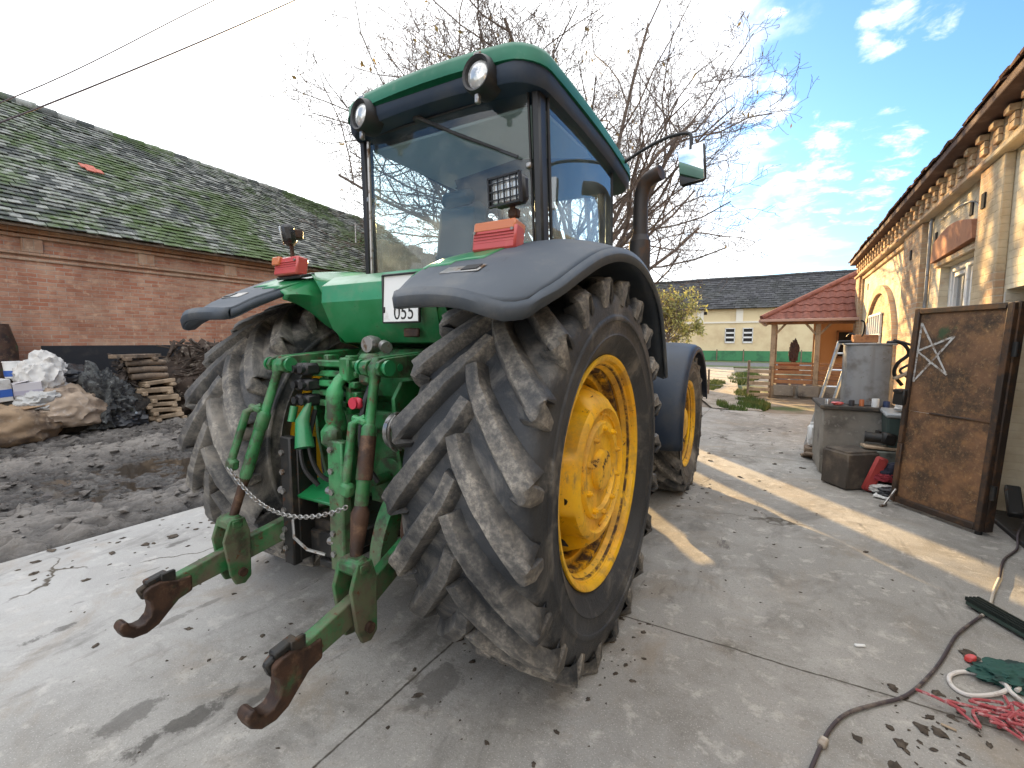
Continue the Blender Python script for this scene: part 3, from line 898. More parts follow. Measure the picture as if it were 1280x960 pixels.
# --- three point linkage
G_, RU, IR, ST = M['green_worn'], M['rust'], M['iron'], M['steel']
rs = MB(); rs.cyl((-2.47, 2.0, 1.50), (-1.43, 2.0, 1.50), .075, 20); rs.box((XC, 2.02, 1.50), (.5, .22, .2), None, .03)
tr.part('rocker_shaft', rs, G_)
def arm_poly(): return [(2.12, 1.60), (1.95, 1.595), (1.52, 1.565), (1.475, 1.55), (1.46, 1.52), (1.475, 1.49), (1.52, 1.475), (1.75, 1.465), (1.95, 1.42), (2.12, 1.42)]
arms = {}
for sx, f in ((1, lambda p: p), (-1, MX)):
    a = MB()
    x = -1.60 if sx > 0 else 2 * XC + 1.60
    a.prism(arm_poly(), 'x', x - .022 - .04 * sx, x + .022 - .04 * sx)
    a.prism([(y if y > 1.7 else y, z) for y, z in arm_poly()], 'x', x - .012 + .05 * sx, x + .012 + .05 * sx)
    ao = tr.part('lift_arm', a, G_, bevel=.006)
    p = MB(); p.cyl((x - .085, 1.505, 1.522), (x + .085, 1.505, 1.522), .026, 14); p.cyl((x - .095, 1.505, 1.522), (x - .08, 1.505, 1.522), .036, 12); p.cyl((x + .08, 1.505, 1.522), (x + .095, 1.505, 1.522), .036, 12)
    p.cyl((x - .065, 1.60, 1.52), (x + .065, 1.60, 1.52), .018, 12)
    tr.part('arm_pin', p, M['green'], ao)
    # lift rod
    top = Vector((x + .005 * sx, 1.505, 1.52)); bot = Vector((x + .10 * sx if sx > 0 else x - .12, 1.27, .70))
    d = (bot - top)
    rod = MB()
    rod.tube([top - d.normalized() * .045, top, top + d * .04, top + d * .06, top + d * .30], [.018, .038, .032, .022, .023], 14)
    rod.tube([top + d * .30, top + d * .32, top + d * .40, top + d * .42], [.026, .034, .034, .028], 14)
    rod.tube([top + d * .42, top + d * .70, top + d * .72], [.030, .030, .024], 14)
    ro = tr.part('lift_rod', rod, G_)
    scr = MB(); scr.tube([top + d * .70, top + d * .74, top + d * .78, top + d * .98], [.026, .040 if sx > 0 else .024, .038 if sx > 0 else .022, .022], 12)
    scr.tube([top + d * .36, top + d * .58], [.036 if sx > 0 else .01] * 2, 12)
    tr.part('lift_screw', scr, RU, ro)
    side = MB()
    o = Vector((-.085, -.05, -.0)) if sx < 0 else Vector((-.075, -.03, 0))
    side.tube([top + d * .26 + o * .3, top + d * .30 + o, top + d * .60 + o, top + d * .66 + o * .8], [.014, .020, .020, .012], 10)
    side.box(top + d * .63 + o * .9, (.06, .05, .06), (0, .2, 0), .012)
    side.box(top + d * .28 + o * .6, (.09, .03, .03), (0, .2, 0), .008)
    tr.part('adjuster', side, G_, ro)
    # clevis
    cl = MB()
    c0 = bot + Vector((0, 0, -.02))
    poly = [(c0.y - .035, c0.z + .06), (c0.y + .04, c0.z + .06), (c0.y + .065, c0.z - .02), (c0.y + .06, c0.z - .26), (c0.y + .025, c0.z - .29), (c0.y - .02, c0.z - .28), (c0.y - .045, c0.z - .22), (c0.y - .07, c0.z - .04)]
    cl.prism(poly, 'x', c0.x - .062, c0.x - .040); cl.prism(poly, 'x', c0.x + .040, c0.x + .062)
    cl.box(c0 + Vector((0, 0, .035)), (.13, .09, .075), None, .02)
    co = tr.part('clevis', cl, G_, bevel=.006)
    pn = MB(); pn.cyl((c0.x - .08, c0.y + .01, c0.z - .22), (c0.x + .08, c0.y + .01, c0.z - .22), .022, 12)
    tr.part('clevis_pin', pn, RU, co)
    # lower link
    pts = [(2.18, .635), (1.60, .625), (1.30, .545), (1.02, .497), (.95, .488)]
    up = [.055, .060, .058, .048, .045]
    xs = [(-1.70 if sx > 0 else 2 * XC + 1.70), x + .05 * sx, c0.x, c0.x + .015 * sx, c0.x + .015 * sx]
    lk = MB()
    hw = .027
    rings = []
    for (y, z), h, xx in zip(pts, up, xs):
        rings.append([(xx - hw, y, z - h), (xx + hw, y, z - h), (xx + hw, y, z + h), (xx - hw, y, z + h)])
    lk.loft(rings)
    lo = tr.part('lower_link', lk, G_, bevel=.008)
    xx = xs[-1]
    hk = MB()
    def shift(P): return [(1.07 + (y - 1.07) * .86, .488 + (z - .442) * .84) for y, z in P]
    hook = [(1.07, .395), (1.00, .375), (.95, .330), (.90, .283), (.845, .262), (.785, .268), (.745, .300), (.728, .345), (.745, .372), (.770, .368), (.778, .342), (.800, .322), (.835, .325), (.862, .350), (.872, .385),
            (.868, .425), (.845, .452), (.842, .490), (.875, .512), (.925, .515), (.97, .50), (1.00, .488), (1.07, .490)]
    hk.prism(shift(hook), 'x', xx - .036, xx + .036)
    ho = tr.part('hook', hk, RU, lo, bevel=.012, seg=3)
    lt = MB(); lt.box((xx, .935, .561), (.045, .09, .028), (R(10), 0, 0), .006); lt.box((xx, .888, .519), (.032, .045, .06), (R(20), 0, 0), .008); lt.box((xx + .02, .975, .556), (.02, .06, .05), None, .004)
    tr.part('hook_latch', lt, IR, ho)
    arms[sx] = (top, d, bot)
# hitch frame plates
for xx, m, nm in ((-2.25, IR, 'hitch_plate'), (-1.86, M['green_worn'], 'hitch_plate')):
    h = MB()
    z0, z1 = (.44, 1.14) if xx < -2 else (.50, 1.16)
    h.box((xx, 1.50, (z0 + z1) / 2), (.085 if xx < -2 else .105, .055, z1 - z0), None, .008)
    h.box((xx + (.04 if xx < -2 else -.04), 1.57, (z0 + z1) / 2), (.022, .12, z1 - z0 - .04), None, .004)
    hp = tr.part(nm, h, m)
    if xx > -2: hp['label'] = 'green and rust vertical hitch plate'
    for k in range(6):
        z = z0 + .09 + k * .105
        b = MB(); b.cyl((xx - .02, 1.46, z), (xx - .02, 1.48, z), .016, 6); tr.part('bolt', b, ST, hp)
    for dz in (.40, .14):
        b = MB(); b.cyl((xx - .075, 1.49, z0 + dz), (xx - .03, 1.49, z0 + dz), .02, 8); tr.part('pin', b, ST, hp)
fr = MB()
fr.box((-2.055, 1.62, .86), (.34, .24, .02), (R(22), 0, 0), .004)
tr.part('shield', fr, M['green'])
fr = MB()
fr.box((-2.055, 1.85, .62), (.44, .5, .10), None, .01); fr.box((-2.055, 1.62, .55), (.30, .10, .14), None, .01)
fr.box((-2.05, 1.80, .46), (.11, .5, .04), None, .006)
tr.part('drawbar', fr, IR)
# link bracket in the middle with top link hook
tl = MB()
tl.prism([(1.66, 1.36), (1.72, 1.44), (1.95, 1.44), (1.95, .55), (1.85, .55), (1.74, .80), (1.68, 1.10)], 'x', -1.66, -1.635)
tl.prism([(1.66, 1.36), (1.72, 1.44), (1.95, 1.44), (1.95, .55), (1.85, .55), (1.74, .80), (1.68, 1.10)], 'x', 2 * XC + 1.635, 2 * XC + 1.66)
tl.box((XC, 1.78, 1.22), (.60, .06, .10), None, .012)
brk = tr.part('top_link_bracket', tl, G_, bevel=.005)
t2 = MB()
t2.tube(spline([(-1.93, 1.56, 1.20), (-1.93, 1.54, 1.30), (-1.93, 1.56, 1.42), (-1.93, 1.62, 1.47)], 4), [.05] * 4 + [.042] * 4 + [.03] * 5, 12)
t2.box((-1.90, 1.60, 1.50), (.07, .05, .12), None, .01); t2.box((-1.93, 1.52, 1.17), (.11, .09, .12), None, .03)
tr.part('top_link', t2, G_)
cu = MB()   # curved draft strut at the lower right
cur = spline([(-1.62, 1.80, 1.02), (-1.64, 1.70, .94), (-1.66, 1.60, .80), (-1.67, 1.545, .64), (-1.67, 1.53, .50)], 6)
vs = []
for i, p in enumerate(cur):
    t = i / (len(cur) - 1)
    w = .10 - .03 * t
    vs += [(p.x - w / 2, p.y, p.z), (p.x + w / 2, p.y, p.z), (p.x + w / 2, p.y + .09, p.z - .04), (p.x - w / 2, p.y + .09, p.z - .04)]
cu.add(vs, [(4 * i + k, 4 * i + (k + 1) % 4, 4 * i + 4 + (k + 1) % 4, 4 * i + 4 + k) for i in range(len(cur) - 1) for k in range(4)])
tr.part('sway_block', cu, G_, bevel=.004)
cb = MB(); cb.lathe([(-.03, .20), (-.03, .26), (.03, .26), (.03, .20)], (-1.53, 1.86, .72), 'x', 32, close=True)
tr.part('brake_drum', cb, RU)
# hydraulic couplers
hv = MB()
for k in range(5):
    hv.box((-2.02, 1.66 + .01 * (k % 2), 1.525 - k * .052), (.34, .12, .034), None, .006)
hv.box((-1.90, 1.64, 1.42), (.035, .08, .30), None, .006); hv.box((-2.14, 1.70, 1.42), (.035, .08, .30), None, .006)
hv.box((-1.80, 1.66, 1.50), (.10, .09, .16), None, .02)
val = tr.part('hydraulic_valve', hv, G_)
for i in range(2):
    for k in range(3):
        c = MB(); c.box((-2.205 + i * .062, 1.57, 1.497 - k * .082), (.052, .09, .062), None, .012); c.cyl((-2.205 + i * .062, 1.53, 1.497 - k * .082), (-2.205 + i * .062, 1.505, 1.497 - k * .082), .020, 12)
        tr.part('coupler', c, M['black'], val)
hs = MB()
hs.tube(spline([(-2.19, 1.58, 1.28), (-2.19, 1.53, 1.14), (-2.16, 1.52, .98), (-2.10, 1.56, .88)], 5), .013, 8)
hs.tube(spline([(-2.13, 1.58, 1.28), (-2.11, 1.52, 1.10), (-2.06, 1.54, .95), (-2.0, 1.6, .9)], 5), .012, 8)
hs.tube(spline([(-1.78, 1.64, 1.42), (-1.74, 1.55, 1.30), (-1.74, 1.54, 1.10), (-1.70, 1.6, .95)], 5), .013, 8)
hs.tube(spline([(-2.4, 1.98, 1.35), (-2.33, 1.8, 1.2), (-2.3, 1.75, .9), (-2.25, 1.8, .7)], 5), .014, 8)
tr.part('hydraulic_hose', hs, M['black'])
gd = MB(); gd.tube([(-2.13, 1.55, 1.33), (-2.13, 1.50, 1.23), (-2.09, 1.48, 1.10)], [.012, .035, .05], 10); gd.cyl((-2.22, 1.52, 1.30), (-2.22, 1.50, 1.22), .02, 10)
tr.part('coupler_lever', gd, M['green'])
sk2 = MB(); sk2.lathe([(-.03, .001), (-.03, .04), (0, .048), (.04, .04), (.045, .001)], (-1.83, 1.70, 1.625), 'y', 20); sk2.cyl((-1.76, 1.72, 1.62), (-1.72, 1.70, 1.61), .03, 12)
tr.part('trailer_socket', sk2, ST)
rd = MB(); rd.cyl((-1.77, 1.55, 1.345), (-1.77, 1.515, 1.345), .028, 12); rd.box((-1.77, 1.54, 1.345), (.075, .03, .05), None, .01)
tr.part('red_coupler', rd, M['redcap'])
sp = MB()
for k in range(3):
    sp.tube([(-1.555 + .0, 1.66 - .03 * k + .065 * math.cos(a), 1.21 + .085 * math.sin(a)) for a in [R(-75 + 150 * j / 10) + PI for j in range(11)]], .009, 8)
sp.lathe([(-.012, .09), (.012, .09), (.012, .06), (-.012, .06)], (-1.60, 1.64, 1.21), 'x', 24, close=True)
tr.part('stabiliser_spring', sp, ST)
bx = MB(); bx.box((-1.56, 1.88, 1.42), (.12, .14, .16), None, .01); bx.box((-1.5, 1.93, 1.20), (.16, .10, .36), None, .012); bx.box((-1.46, 1.95, .95), (.2, .12, .3), None, .02)
bxx = tr.part('mounting_block', bx, G_)
bo = MB(); bo.cyl((-1.56, 1.80, 1.42), (-1.56, 1.815, 1.42), .045, 16)
tr.part('port', bo, M['iron'], bxx)
# chain between the rods
top, d, bot = arms[-1]; t0 = top + d * .64 + Vector((-.08, -.06, 0))
top, d, bot = arms[1]; t1 = top + d * .70 + Vector((-.03, -.05, 0))
ch = MB()
nl = 46
for k in range(nl):
    t = (k + .5) / nl
    p = t0.lerp(t1, t) + Vector((0, -.03 * math.sin(PI * t), -.20 * 4 * t * (1 - t) * .62))
    t2_ = t + .01
    q = t0.lerp(t1, t2_) + Vector((0, -.03 * math.sin(PI * t2_), -.20 * 4 * t2_ * (1 - t2_) * .62))
    ax_ = (q - p).normalized()
    sd = ax_.cross(Vector((0, 1, 0))).normalized(); u2 = ax_.cross(sd)
    w = sd if k % 2 else u2
    L = []
    for j in range(10):
        a = 2 * PI * j / 10
        L.append(p + ax_ * (.0145 * math.cos(a)) + w * (.0085 * math.sin(a)))
    ch.tube(L, .0032, 5, closed=True)
tr.part('chain', ch, ST)
lc = MB(); lc.tube([(-2.20, 1.47, .70), (-2.12, 1.42, .64), (-2.02, 1.42, .60), (-1.92, 1.45, .585)], .008, 6)
tr.part('check_chain', lc, ST)
# ------------------------------------------------------------------ SETTING MATERIALS
def brick_mat(name, c1, c2, mortar, swz, bw=.27, bh=.078, plaster=None, stain=None, dark=0.0, plo=.46, phi=.54):
    """swz: which object axes run along and up the wall"""
    t = NT(name)
    X = t.xyz()
    a, b = X[swz[0]], X[swz[1]]
    wob = t.noise(2.5, 3)
    v = t.comb(a, t.math('ADD', b, t.math('MULTIPLY', wob, .03)), 0.0)
    br = t.new('ShaderNodeTexBrick')
    t.link(v, br.inputs['Vector'])
    br.inputs['Scale'].default_value = 1.0; br.inputs['Brick Width'].default_value = bw; br.inputs['Row Height'].default_value = bh
    br.inputs['Mortar Size'].default_value = .008; br.inputs['Mortar Smooth'].default_value = .35; br.inputs['Bias'].default_value = -.1
    br.inputs['Color1'].default_value = (*c1, 1); br.inputs['Color2'].default_value = (*c2, 1); br.inputs['Mortar'].default_value = (*mortar, 1)
    c = br.outputs['Color']
    c = t.mix(t.ramp(t.noise(1.1, 8, .7), .35, .66, 0, .65), c, (c1[0] * .55, c1[1] * .6, c1[2] * .65, 1))
    c = t.mix(t.ramp(t.noise(.8, 7, .7, t.scale((1, 1, 2), loc=(4, 2, 1))), .48, .66, 0, .55), c, (c2[0] * .95, c2[1] * 1.1, c2[2] * 1.15, 1))
    c = t.mix(t.ramp(t.noise(6, 6, .7), .52, .70, 0, .6), c, (min(1, c2[0] * 1.15), min(1, c2[1] * 1.3), min(1, c2[2] * 1.3), 1))
    if stain:
        f = t.math('MULTIPLY', t.ramp(X[2], stain[1], stain[0]), t.ramp(t.noise(1.6, 6, .6), .30, .55))
        c = t.mix(f, c, (.03, .025, .022, 1))
    nn = t.bump(t.math('SUBTRACT', 1.0, br.outputs['Fac']), .7, .012)
    nn = t.bump(t.noise(35, 6, .65), .35, .01, nn)
    if plaster:
        f = t.ramp(t.noise(.55, 8, .62, None, .4), plo, phi)
        pc = t.mix(t.ramp(t.noise(2.2, 7, .6), .35, .7), (*plaster, 1), (plaster[0] * .72, plaster[1] * .66, plaster[2] * .6, 1))
        c = t.mix(f, c, pc)
        nn = t.bump(f, .5, .012, nn)
    t.principled(c, .9, 0, nn, .25)
    return t.m
M['barnbrick'] = brick_mat('old_red_brick', (.43, .180, .108), (.55, .34, .23), (.46, .38, .31), (1, 2), stain=(.4, 1.7))
M['barnbrick_x'] = brick_mat('old_red_brick_gable', (.40, .175, .12), (.53, .34, .245), (.46, .38, .31), (0, 2), stain=(.4, 1.7))
M['cornice'] = brick_mat('old_cornice_brick', (.46, .26, .16), (.54, .36, .25), (.46, .38, .30), (1, 2), .14, .2)
M['facade'] = brick_mat('plastered_brick', (.46, .28, .165), (.54, .37, .23), (.48, .40, .30), (1, 2), .26, .075, (.70, .62, .46), plo=.38, phi=.47)
M['facade_x'] = brick_mat('plastered_brick_end', (.42, .22, .12), (.50, .30, .17), (.42, .34, .25), (0, 2), .26, .075, (.60, .51, .36), plo=.40, phi=.47)
M['pilaster'] = brick_mat('ochre_brick', (.45, .27, .16), (.58, .42, .27), (.52, .44, .33), (1, 2), .25, .072, (.62, .50, .33), plo=.52, phi=.60)
M['dentilbrick'] = mat('dentil_brick', (.46, .27, .15), .9, 0, [dict(c=(.60, .47, .30), s=4, lo=.45, hi=.6), dict(c=(.26, .15, .10), s=9, lo=.55, hi=.7)], [(30, .5, .01)])
M['plaster'] = mat('whitewash', (.62, .60, .55), .9, 0, [dict(c=(.38, .35, .31), s=2, lo=.45, hi=.75), dict(c=(.25, .21, .17), s=5, lo=.58, hi=.72)], [(14, .3, .01)])
M['cream'] = mat('cream_plaster', (.66, .55, .34), .9, 0, [dict(c=(.55, .43, .26), s=.7, lo=.4, hi=.7)], [(9, .2, .01)])
M['orange_pl'] = mat('orange_plaster', (.60, .34, .16), .9, 0, [dict(c=(.5, .27, .12), s=2, lo=.4, hi=.7)], [(9, .2, .01)])
M['stone'] = mat('weathered_concrete', (.24, .22, .19), .9, 0, [dict(c=(.10, .09, .08), s=3, lo=.45, hi=.7), dict(c=(.35, .33, .29), s=12, lo=.55, hi=.75)], [(20, .4, .01), (90, .3, .004)])
M['wood'] = mat('weathered_wood', (.20, .145, .10), .85, 0, [dict(c=(.09, .07, .055), s=3, sc=(1, 1, 1), lo=.4, hi=.7), dict(c=(.30, .23, .165), s=14, lo=.5, hi=.75)], [(40, .4, .004)])
M['wood_orange'] = mat('varnished_wood', (.34, .16, .07), .6, 0, [dict(c=(.20, .09, .045), s=4, lo=.4, hi=.7)], [(40, .2, .003)])
M['wood_pale'] = mat('pale_wood', (.38, .29, .20), .8, 0, [dict(c=(.20, .15, .10), s=5, lo=.45, hi=.7)], [(50, .35, .004)])
M['bark'] = mat('bark', (.14, .11, .09), .9, 0, [dict(c=(.10, .078, .065), s=8, lo=.4, hi=.65)], [(25, .6, .02)])
M['twig'] = mat('twig_bark', (.115, .088, .074), .85)
M['darkroom'] = mat('dark_interior', (.02, .018, .016), .9)
M['winframe'] = mat('white_window_frame', (.70, .70, .68), .5, 0, [dict(c=(.45, .42, .38), s=9, lo=.55, hi=.75)])
M['winglass'] = glass_mat('window_glass', (.25, .28, .30), 1.6)
M['galv'] = mat('galvanised_steel', (.30, .31, .32), .5, .6, [dict(c=(.16, .15, .14), s=4, lo=.45, hi=.7, r=.8, m=0), dict(c=(.12, .07, .04), s=12, lo=.62, hi=.74, r=.9, m=0)], [(20, .2, .006)])
M['alu'] = mat('aluminium', (.62, .63, .64), .35, .8, [dict(c=(.35, .33, .3), s=12, lo=.5, hi=.7, r=.7)])
M['gateframe'] = mat('gate_frame_steel', (.045, .032, .025), .6, .3, [dict(c=(.12, .065, .035), s=6, d=9, ro=.7, lo=.45, hi=.62, r=.8)], (40, .3, .004))
M['gatesheet'] = mat('rusty_gate_sheet', (.20, .105, .055), .62, .1, [
    dict(c=(.055, .036, .024), s=3.2, lo=.35, hi=.65, r=.75), dict(c=(.32, .165, .065), s=11, d=12, ro=.8, lo=.46, hi=.66, r=.5, k=.55),
    dict(c=(.48, .32, .16), s=36, d=10, ro=.8, lo=.52, hi=.66, r=.45, k=.45), dict(c=(.03, .08, .035), s=2.4, lo=.63, hi=.72, r=.6, k=.8),
    dict(c=(.42, .40, .37), s=60, lo=.70, hi=.74)], [(26, .45, .006), (90, .3, .003)])
M['chalk'] = mat('white_spray_paint', (.52, .51, .49), .8, 0, [dict(c=(.2, .15, .11), s=22, d=9, ro=.75, lo=.46, hi=.60)])

def attr_tiles(name, c1, c2, moss, moss_amt=0.0, mz=(0, 1)):
    t = NT(name)
    v = t.attr('val')
    c = t.mix(t.ramp(v, .1, .95), (*c1, 1), (*c2, 1))
    c = t.mix(t.ramp(t.noise(9, 6, .65), .42, .72, 0, .55), c, (c1[0] * .45, c1[1] * .45, c1[2] * .45, 1))
    if moss_amt:
        f = t.math('MULTIPLY', t.ramp(t.math('ADD', t.math('MULTIPLY', t.noise(.42, 6, .6), .65), t.math('MULTIPLY', t.noise(3.2, 6, .7), .45)), .50, .64), moss_amt)
        c = t.mix(f, c, t.mix(t.noise(30, 4), (moss[0] * .6, moss[1] * .6, moss[2] * .6, 1), (*moss, 1)))
    t.principled(c, .9, 0, t.bump(t.noise(40, 6, .65), .5, .01), .25)
    return t.m
M['barntile'] = attr_tiles('mossy_grey_tile', (.070, .078, .076), (.31, .32, .30), (.095, .15, .045), .85)
M['redtile'] = attr_tiles('red_clay_tile', (.19, .075, .058), (.28, .125, .10), (.1, .1, .05), 0)
M['browntile'] = attr_tiles('brown_clay_tile', (.16, .075, .05), (.26, .13, .09), (.1, .1, .05), .3)
M['slate'] = attr_tiles('dark_grey_slate', (.045, .046, .050), (.085, .086, .092), (.05, .06, .03), .2)

# --- ground sheets
def concrete_mat():
    t = NT('worn_concrete')
    X = t.xyz()
    x, y = X[0], X[1]
    c = t.mix(t.ramp(t.noise(.55, 7, .6), .3, .72), (.240, .231, .213, 1), (.370, .360, .338, 1))
    c = t.mix(t.ramp(t.noise(2.6, 8, .68, None, .5), .46, .64, 0, .6), c, (.190, .178, .158, 1))
    c = t.mix(t.ramp(t.noise(7, 8, .7, None, .3), .53, .66, 0, .6), c, (.50, .475, .435, 1))
    c = t.mix(t.ramp(t.noise(60, 6, .7), .52, .66, 0, .5), c, (.18, .168, .15, 1))
    c = t.mix(t.ramp(t.noise(150, 4, .7), .56, .66, 0, .7), c, (.58, .56, .53, 1))
    # paler towards the left
    c = t.mix(t.math('MULTIPLY', t.ramp(t.math('ADD', x, t.math('MULTIPLY', t.noise(.9, 5), 1.2)), -1.2, -3.4), .42), c, (.47, .48, .49, 1))
    # oily stains and damp blotches
    st = t.scale((1.0, .45, 1), rot=(0, 0, R(-48)))
    f = t.ramp(t.noise(1.7, 9, .70, st, .6), .51, .67, 0, .60)
    c = t.mix(f, c, (.105, .098, .090, 1))
    st2 = t.scale((1.6, .55, 1), loc=(3.1, 1.7, 0), rot=(0, 0, R(-52)))
    f2 = t.math('MULTIPLY', t.ramp(t.noise(3.0, 10, .72, st2, .6), .605, .66, 0, .85), t.ramp(t.noise(.9, 3), .45, .6))
    c = t.mix(f2, c, (.052, .046, .040, 1))
    # mud trodden in
    f3 = t.math('MULTIPLY', t.ramp(t.noise(1.3, 8, .7, None, .8), .50, .70), .45)
    c = t.mix(f3, c, (.26, .205, .145, 1))
    # old oil and water marks where machines have stood
    for (ox, oy, sx_, sy_, k_) in ((-2.16, .88, .10, .34, .8), (-2.02, 1.20, .06, .26, .7), (-2.42, .78, .12, .22, .6), (-3.05, 1.30, .05, .30, .5), (-1.36, 1.62, .16, .30, .6), (-3.5, .82, .05, .22, .7), (-4.2, 1.75, .06, .2, .7), (-1.75, 1.9, .10, .3, .5)):
        dx_ = t.math('DIVIDE', t.math('ADD', x, -ox), sx_); dy_ = t.math('DIVIDE', t.math('ADD', y, -oy), sy_)
        d2 = t.math('ADD', t.math('MULTIPLY', dx_, dx_), t.math('MULTIPLY', dy_, dy_))
        ms = t.ramp(t.math('SUBTRACT', t.math('MULTIPLY', t.noise(7, 9, .75, None, .4), 3.2), t.math('ADD', d2, .95)), .15, .55, 0, k_)
        c = t.mix(ms, c, (.075, .070, .064, 1))
    wob = t.math('MULTIPLY', t.math('SUBTRACT', t.noise(3.0, 5), .5), .035)
    # saw-cut joints with dirt in them
    jd = t.math('MINIMUM', t.math('ABSOLUTE', t.math('ADD', t.math('ADD', x, 1.49), wob)), t.math('ABSOLUTE', t.math('ADD', t.math('ADD', y, -2.625), wob)))
    jd = t.math('MINIMUM', jd, t.math('ABSOLUTE', t.math('ADD', t.math('ADD', y, -7.4), wob)))
    jm = t.ramp(t.math('ADD', jd, t.math('MULTIPLY', t.noise(30, 3), .010)), .005, .015, 1, 0)
    c = t.mix(jm, c, (.055, .047, .038, 1))
    halo = t.math('MULTIPLY', t.ramp(jd, .0, .10, 1, 0), t.ramp(t.noise(7, 6, .7), .50, .66, 0, .7))
    c = t.mix(halo, c, (.10, .088, .070, 1))
    # hairline cracks
    vo = t.new('ShaderNodeTexVoronoi', feature='DISTANCE_TO_EDGE'); vo.inputs['Scale'].default_value = .34
    wv = t.new('ShaderNodeVectorMath', operation='ADD'); nz = t.new('ShaderNodeTexNoise'); nz.inputs['Scale'].default_value = 1.6; nz.inputs['Detail'].default_value = 8
    t.link(t.P, nz.inputs['Vector']); t.link(t.P, wv.inputs[0]); t.link(nz.outputs['Color'], wv.inputs[1]); t.link(wv.outputs[0], vo.inputs['Vector'])
    ck = t.math('MULTIPLY', t.ramp(vo.outputs['Distance'], .0015, .006, 1, 0), t.ramp(t.noise(.8, 3), .50, .6))
    c = t.mix(ck, c, (.09, .078, .062, 1))
    rr = t.math('SUBTRACT', .84, t.math('MULTIPLY', f2, .42))
    nn = t.bump(t.math('SUBTRACT', t.noise(22, 8, .7), t.math('MULTIPLY', t.math('MAXIMUM', jm, ck), .8)), .35, .012)
    nn = t.bump(t.noise(150, 5, .7), .35, .004, nn)
    t.principled(c, rr, 0, nn, .35)
    return t.m
M['concrete'] = concrete_mat()
def mud_mat():
    t = NT('wet_mud')
    c = t.mix(t.ramp(t.noise(1.4, 8, .65), .32, .68), (.085, .078, .073, 1), (.19, .175, .16, 1))
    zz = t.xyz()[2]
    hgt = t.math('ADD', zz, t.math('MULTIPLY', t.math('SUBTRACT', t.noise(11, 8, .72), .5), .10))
    c = t.mix(t.ramp(hgt, -.085, .0), (.028, .025, .024, 1), c)  # hollows darkened by height: crevice shade painted in along with the wet
    c = t.mix(t.ramp(hgt, .0, .07, 0, .85), c, (.25, .23, .21, 1))  # ridges paled by height to bring out the relief
    c = t.mix(t.ramp(t.noise(55, 5, .7), .62, .75, 0, .6), c, (.25, .22, .19, 1))
    z = t.xyz()[2]
    r = t.ramp(t.math('ADD', z, t.math('MULTIPLY', t.noise(6, 4), .06)), -.03, .09, .12, .5)
    nn = t.bump(t.noise(14, 9, .72), 1.0, .05)
    nn = t.bump(t.noise(70, 5, .7), .5, .008, nn)
    t.principled(c, r, 0, nn, .5)
    return t.m
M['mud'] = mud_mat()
M['dirt'] = mat('yard_dirt', (.24, .20, .155), .95, 0, [dict(c=(.15, .12, .09), s=.8, lo=.4, hi=.7), dict(c=(.33, .29, .235), s=5, lo=.5, hi=.75), dict(c=(.06, .09, .03), s=.35, lo=.50, hi=.60)], [(9, .5, .03), (60, .4, .008)])
M['gravel'] = mat('gravel_path', (.33, .29, .24), .95, 0, [dict(c=(.2, .17, .13), s=3, lo=.4, hi=.7), dict(c=(.45, .42, .37), s=30, lo=.5, hi=.7)], [(30, .6, .02)])
M['asphalt'] = mat('asphalt', (.09, .09, .092), .85, 0, [dict(c=(.14, .14, .14), s=3, lo=.4, hi=.7)], [(60, .4, .01)])
M['water'] = mat('muddy_water', (.045, .036, .028), .06)
M['grass'] = mat('grass_blades', (.07, .125, .025), .8, 0, [dict(c=(.14, .16, .04), s=1.2, lo=.4, hi=.65), dict(c=(.03, .06, .012), s=4, lo=.5, hi=.7)])
M['turf'] = mat('turf', (.07, .105, .03), .95, 0, [dict(c=(.14, .11, .07), s=2.5, lo=.5, hi=.65)], [(25, .6, .03)])

def nz(x, y, z=0.0, s=1.0): return noise.noise(Vector((x * s, y * s, z)))
g = MB(); g.grid(lambda u, v: (lerp(-700, 700, u), lerp(-300, 900, v), -.09), 3, 3)
tag(g.build('ground', M['dirt'], smooth=0), kind='structure')
# concrete yard, its far edge broken
c = MB()
edge = [(-4.95, 12.0)] + [(-4.95 + k * .4, 12.15 + .25 * nz(k * 1.7, 3.3) + .1 * (k % 3)) for k in range(1, 17)] + [(1.75, 12.4)]
poly = [(-4.95, -8), (4.2, -8), (4.2, 6.05), (1.75, 6.05)] + list(reversed(edge))
c.prism(poly, 'z', -.13, 0.0)
tag(c.build('concrete_yard', M['concrete'], smooth=0), kind='structure')
yd = MB()
yd.grid(lambda u, v: (lerp(-5.2, 1.75, u), lerp(11.4, 34, v), -.045 + .04 * nz(lerp(-5, 2, u), lerp(12, 34, v), 0, .7) + .015 * nz(u * 40, v * 60)), 50, 90)
tag(yd.build('dirt_yard', M['dirt']), kind='structure')
md = MB()
def mudf(u, v):
    x = lerp(-13.2, -4.62, u); y = lerp(-9, 26, v)
    z = .06 * nz(x, y, 1, .5) + .05 * nz(x * .8, y * 1.6, 4, 1.5) + .075 * (.45 - abs(nz(x * 1.1, y * .8, 7, 3.4))) + .085 * (.4 - abs(nz(x * 1.2, y * .7, 9, 7.5))) + .04 * nz(x * 1.3, y * .8, 3, 13) - .045
    z *= 1.15
    rut = math.sin(x * 2.1 + 1.4 * nz(y * .3, 2.2) + .35 * y)
    z += .05 * rut * max(0, min(1, (x + 11) / 2)) + .0
    z += -.03
    e = (x + 5.15 + .30 * nz(y * .9, 5.5) + .12 * nz(y * 3.1, 8.5))
    if e > 0: z -= e * .55
    return (x, y, z)
md.grid(mudf, 420, 800)
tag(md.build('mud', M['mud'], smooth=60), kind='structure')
wt = MB(); wt.add([(-13.2, -9, -.075), (-5.3, -9, -.075), (-5.3, 26, -.075), (-13.2, 26, -.075)], [(0, 1, 2, 3)])
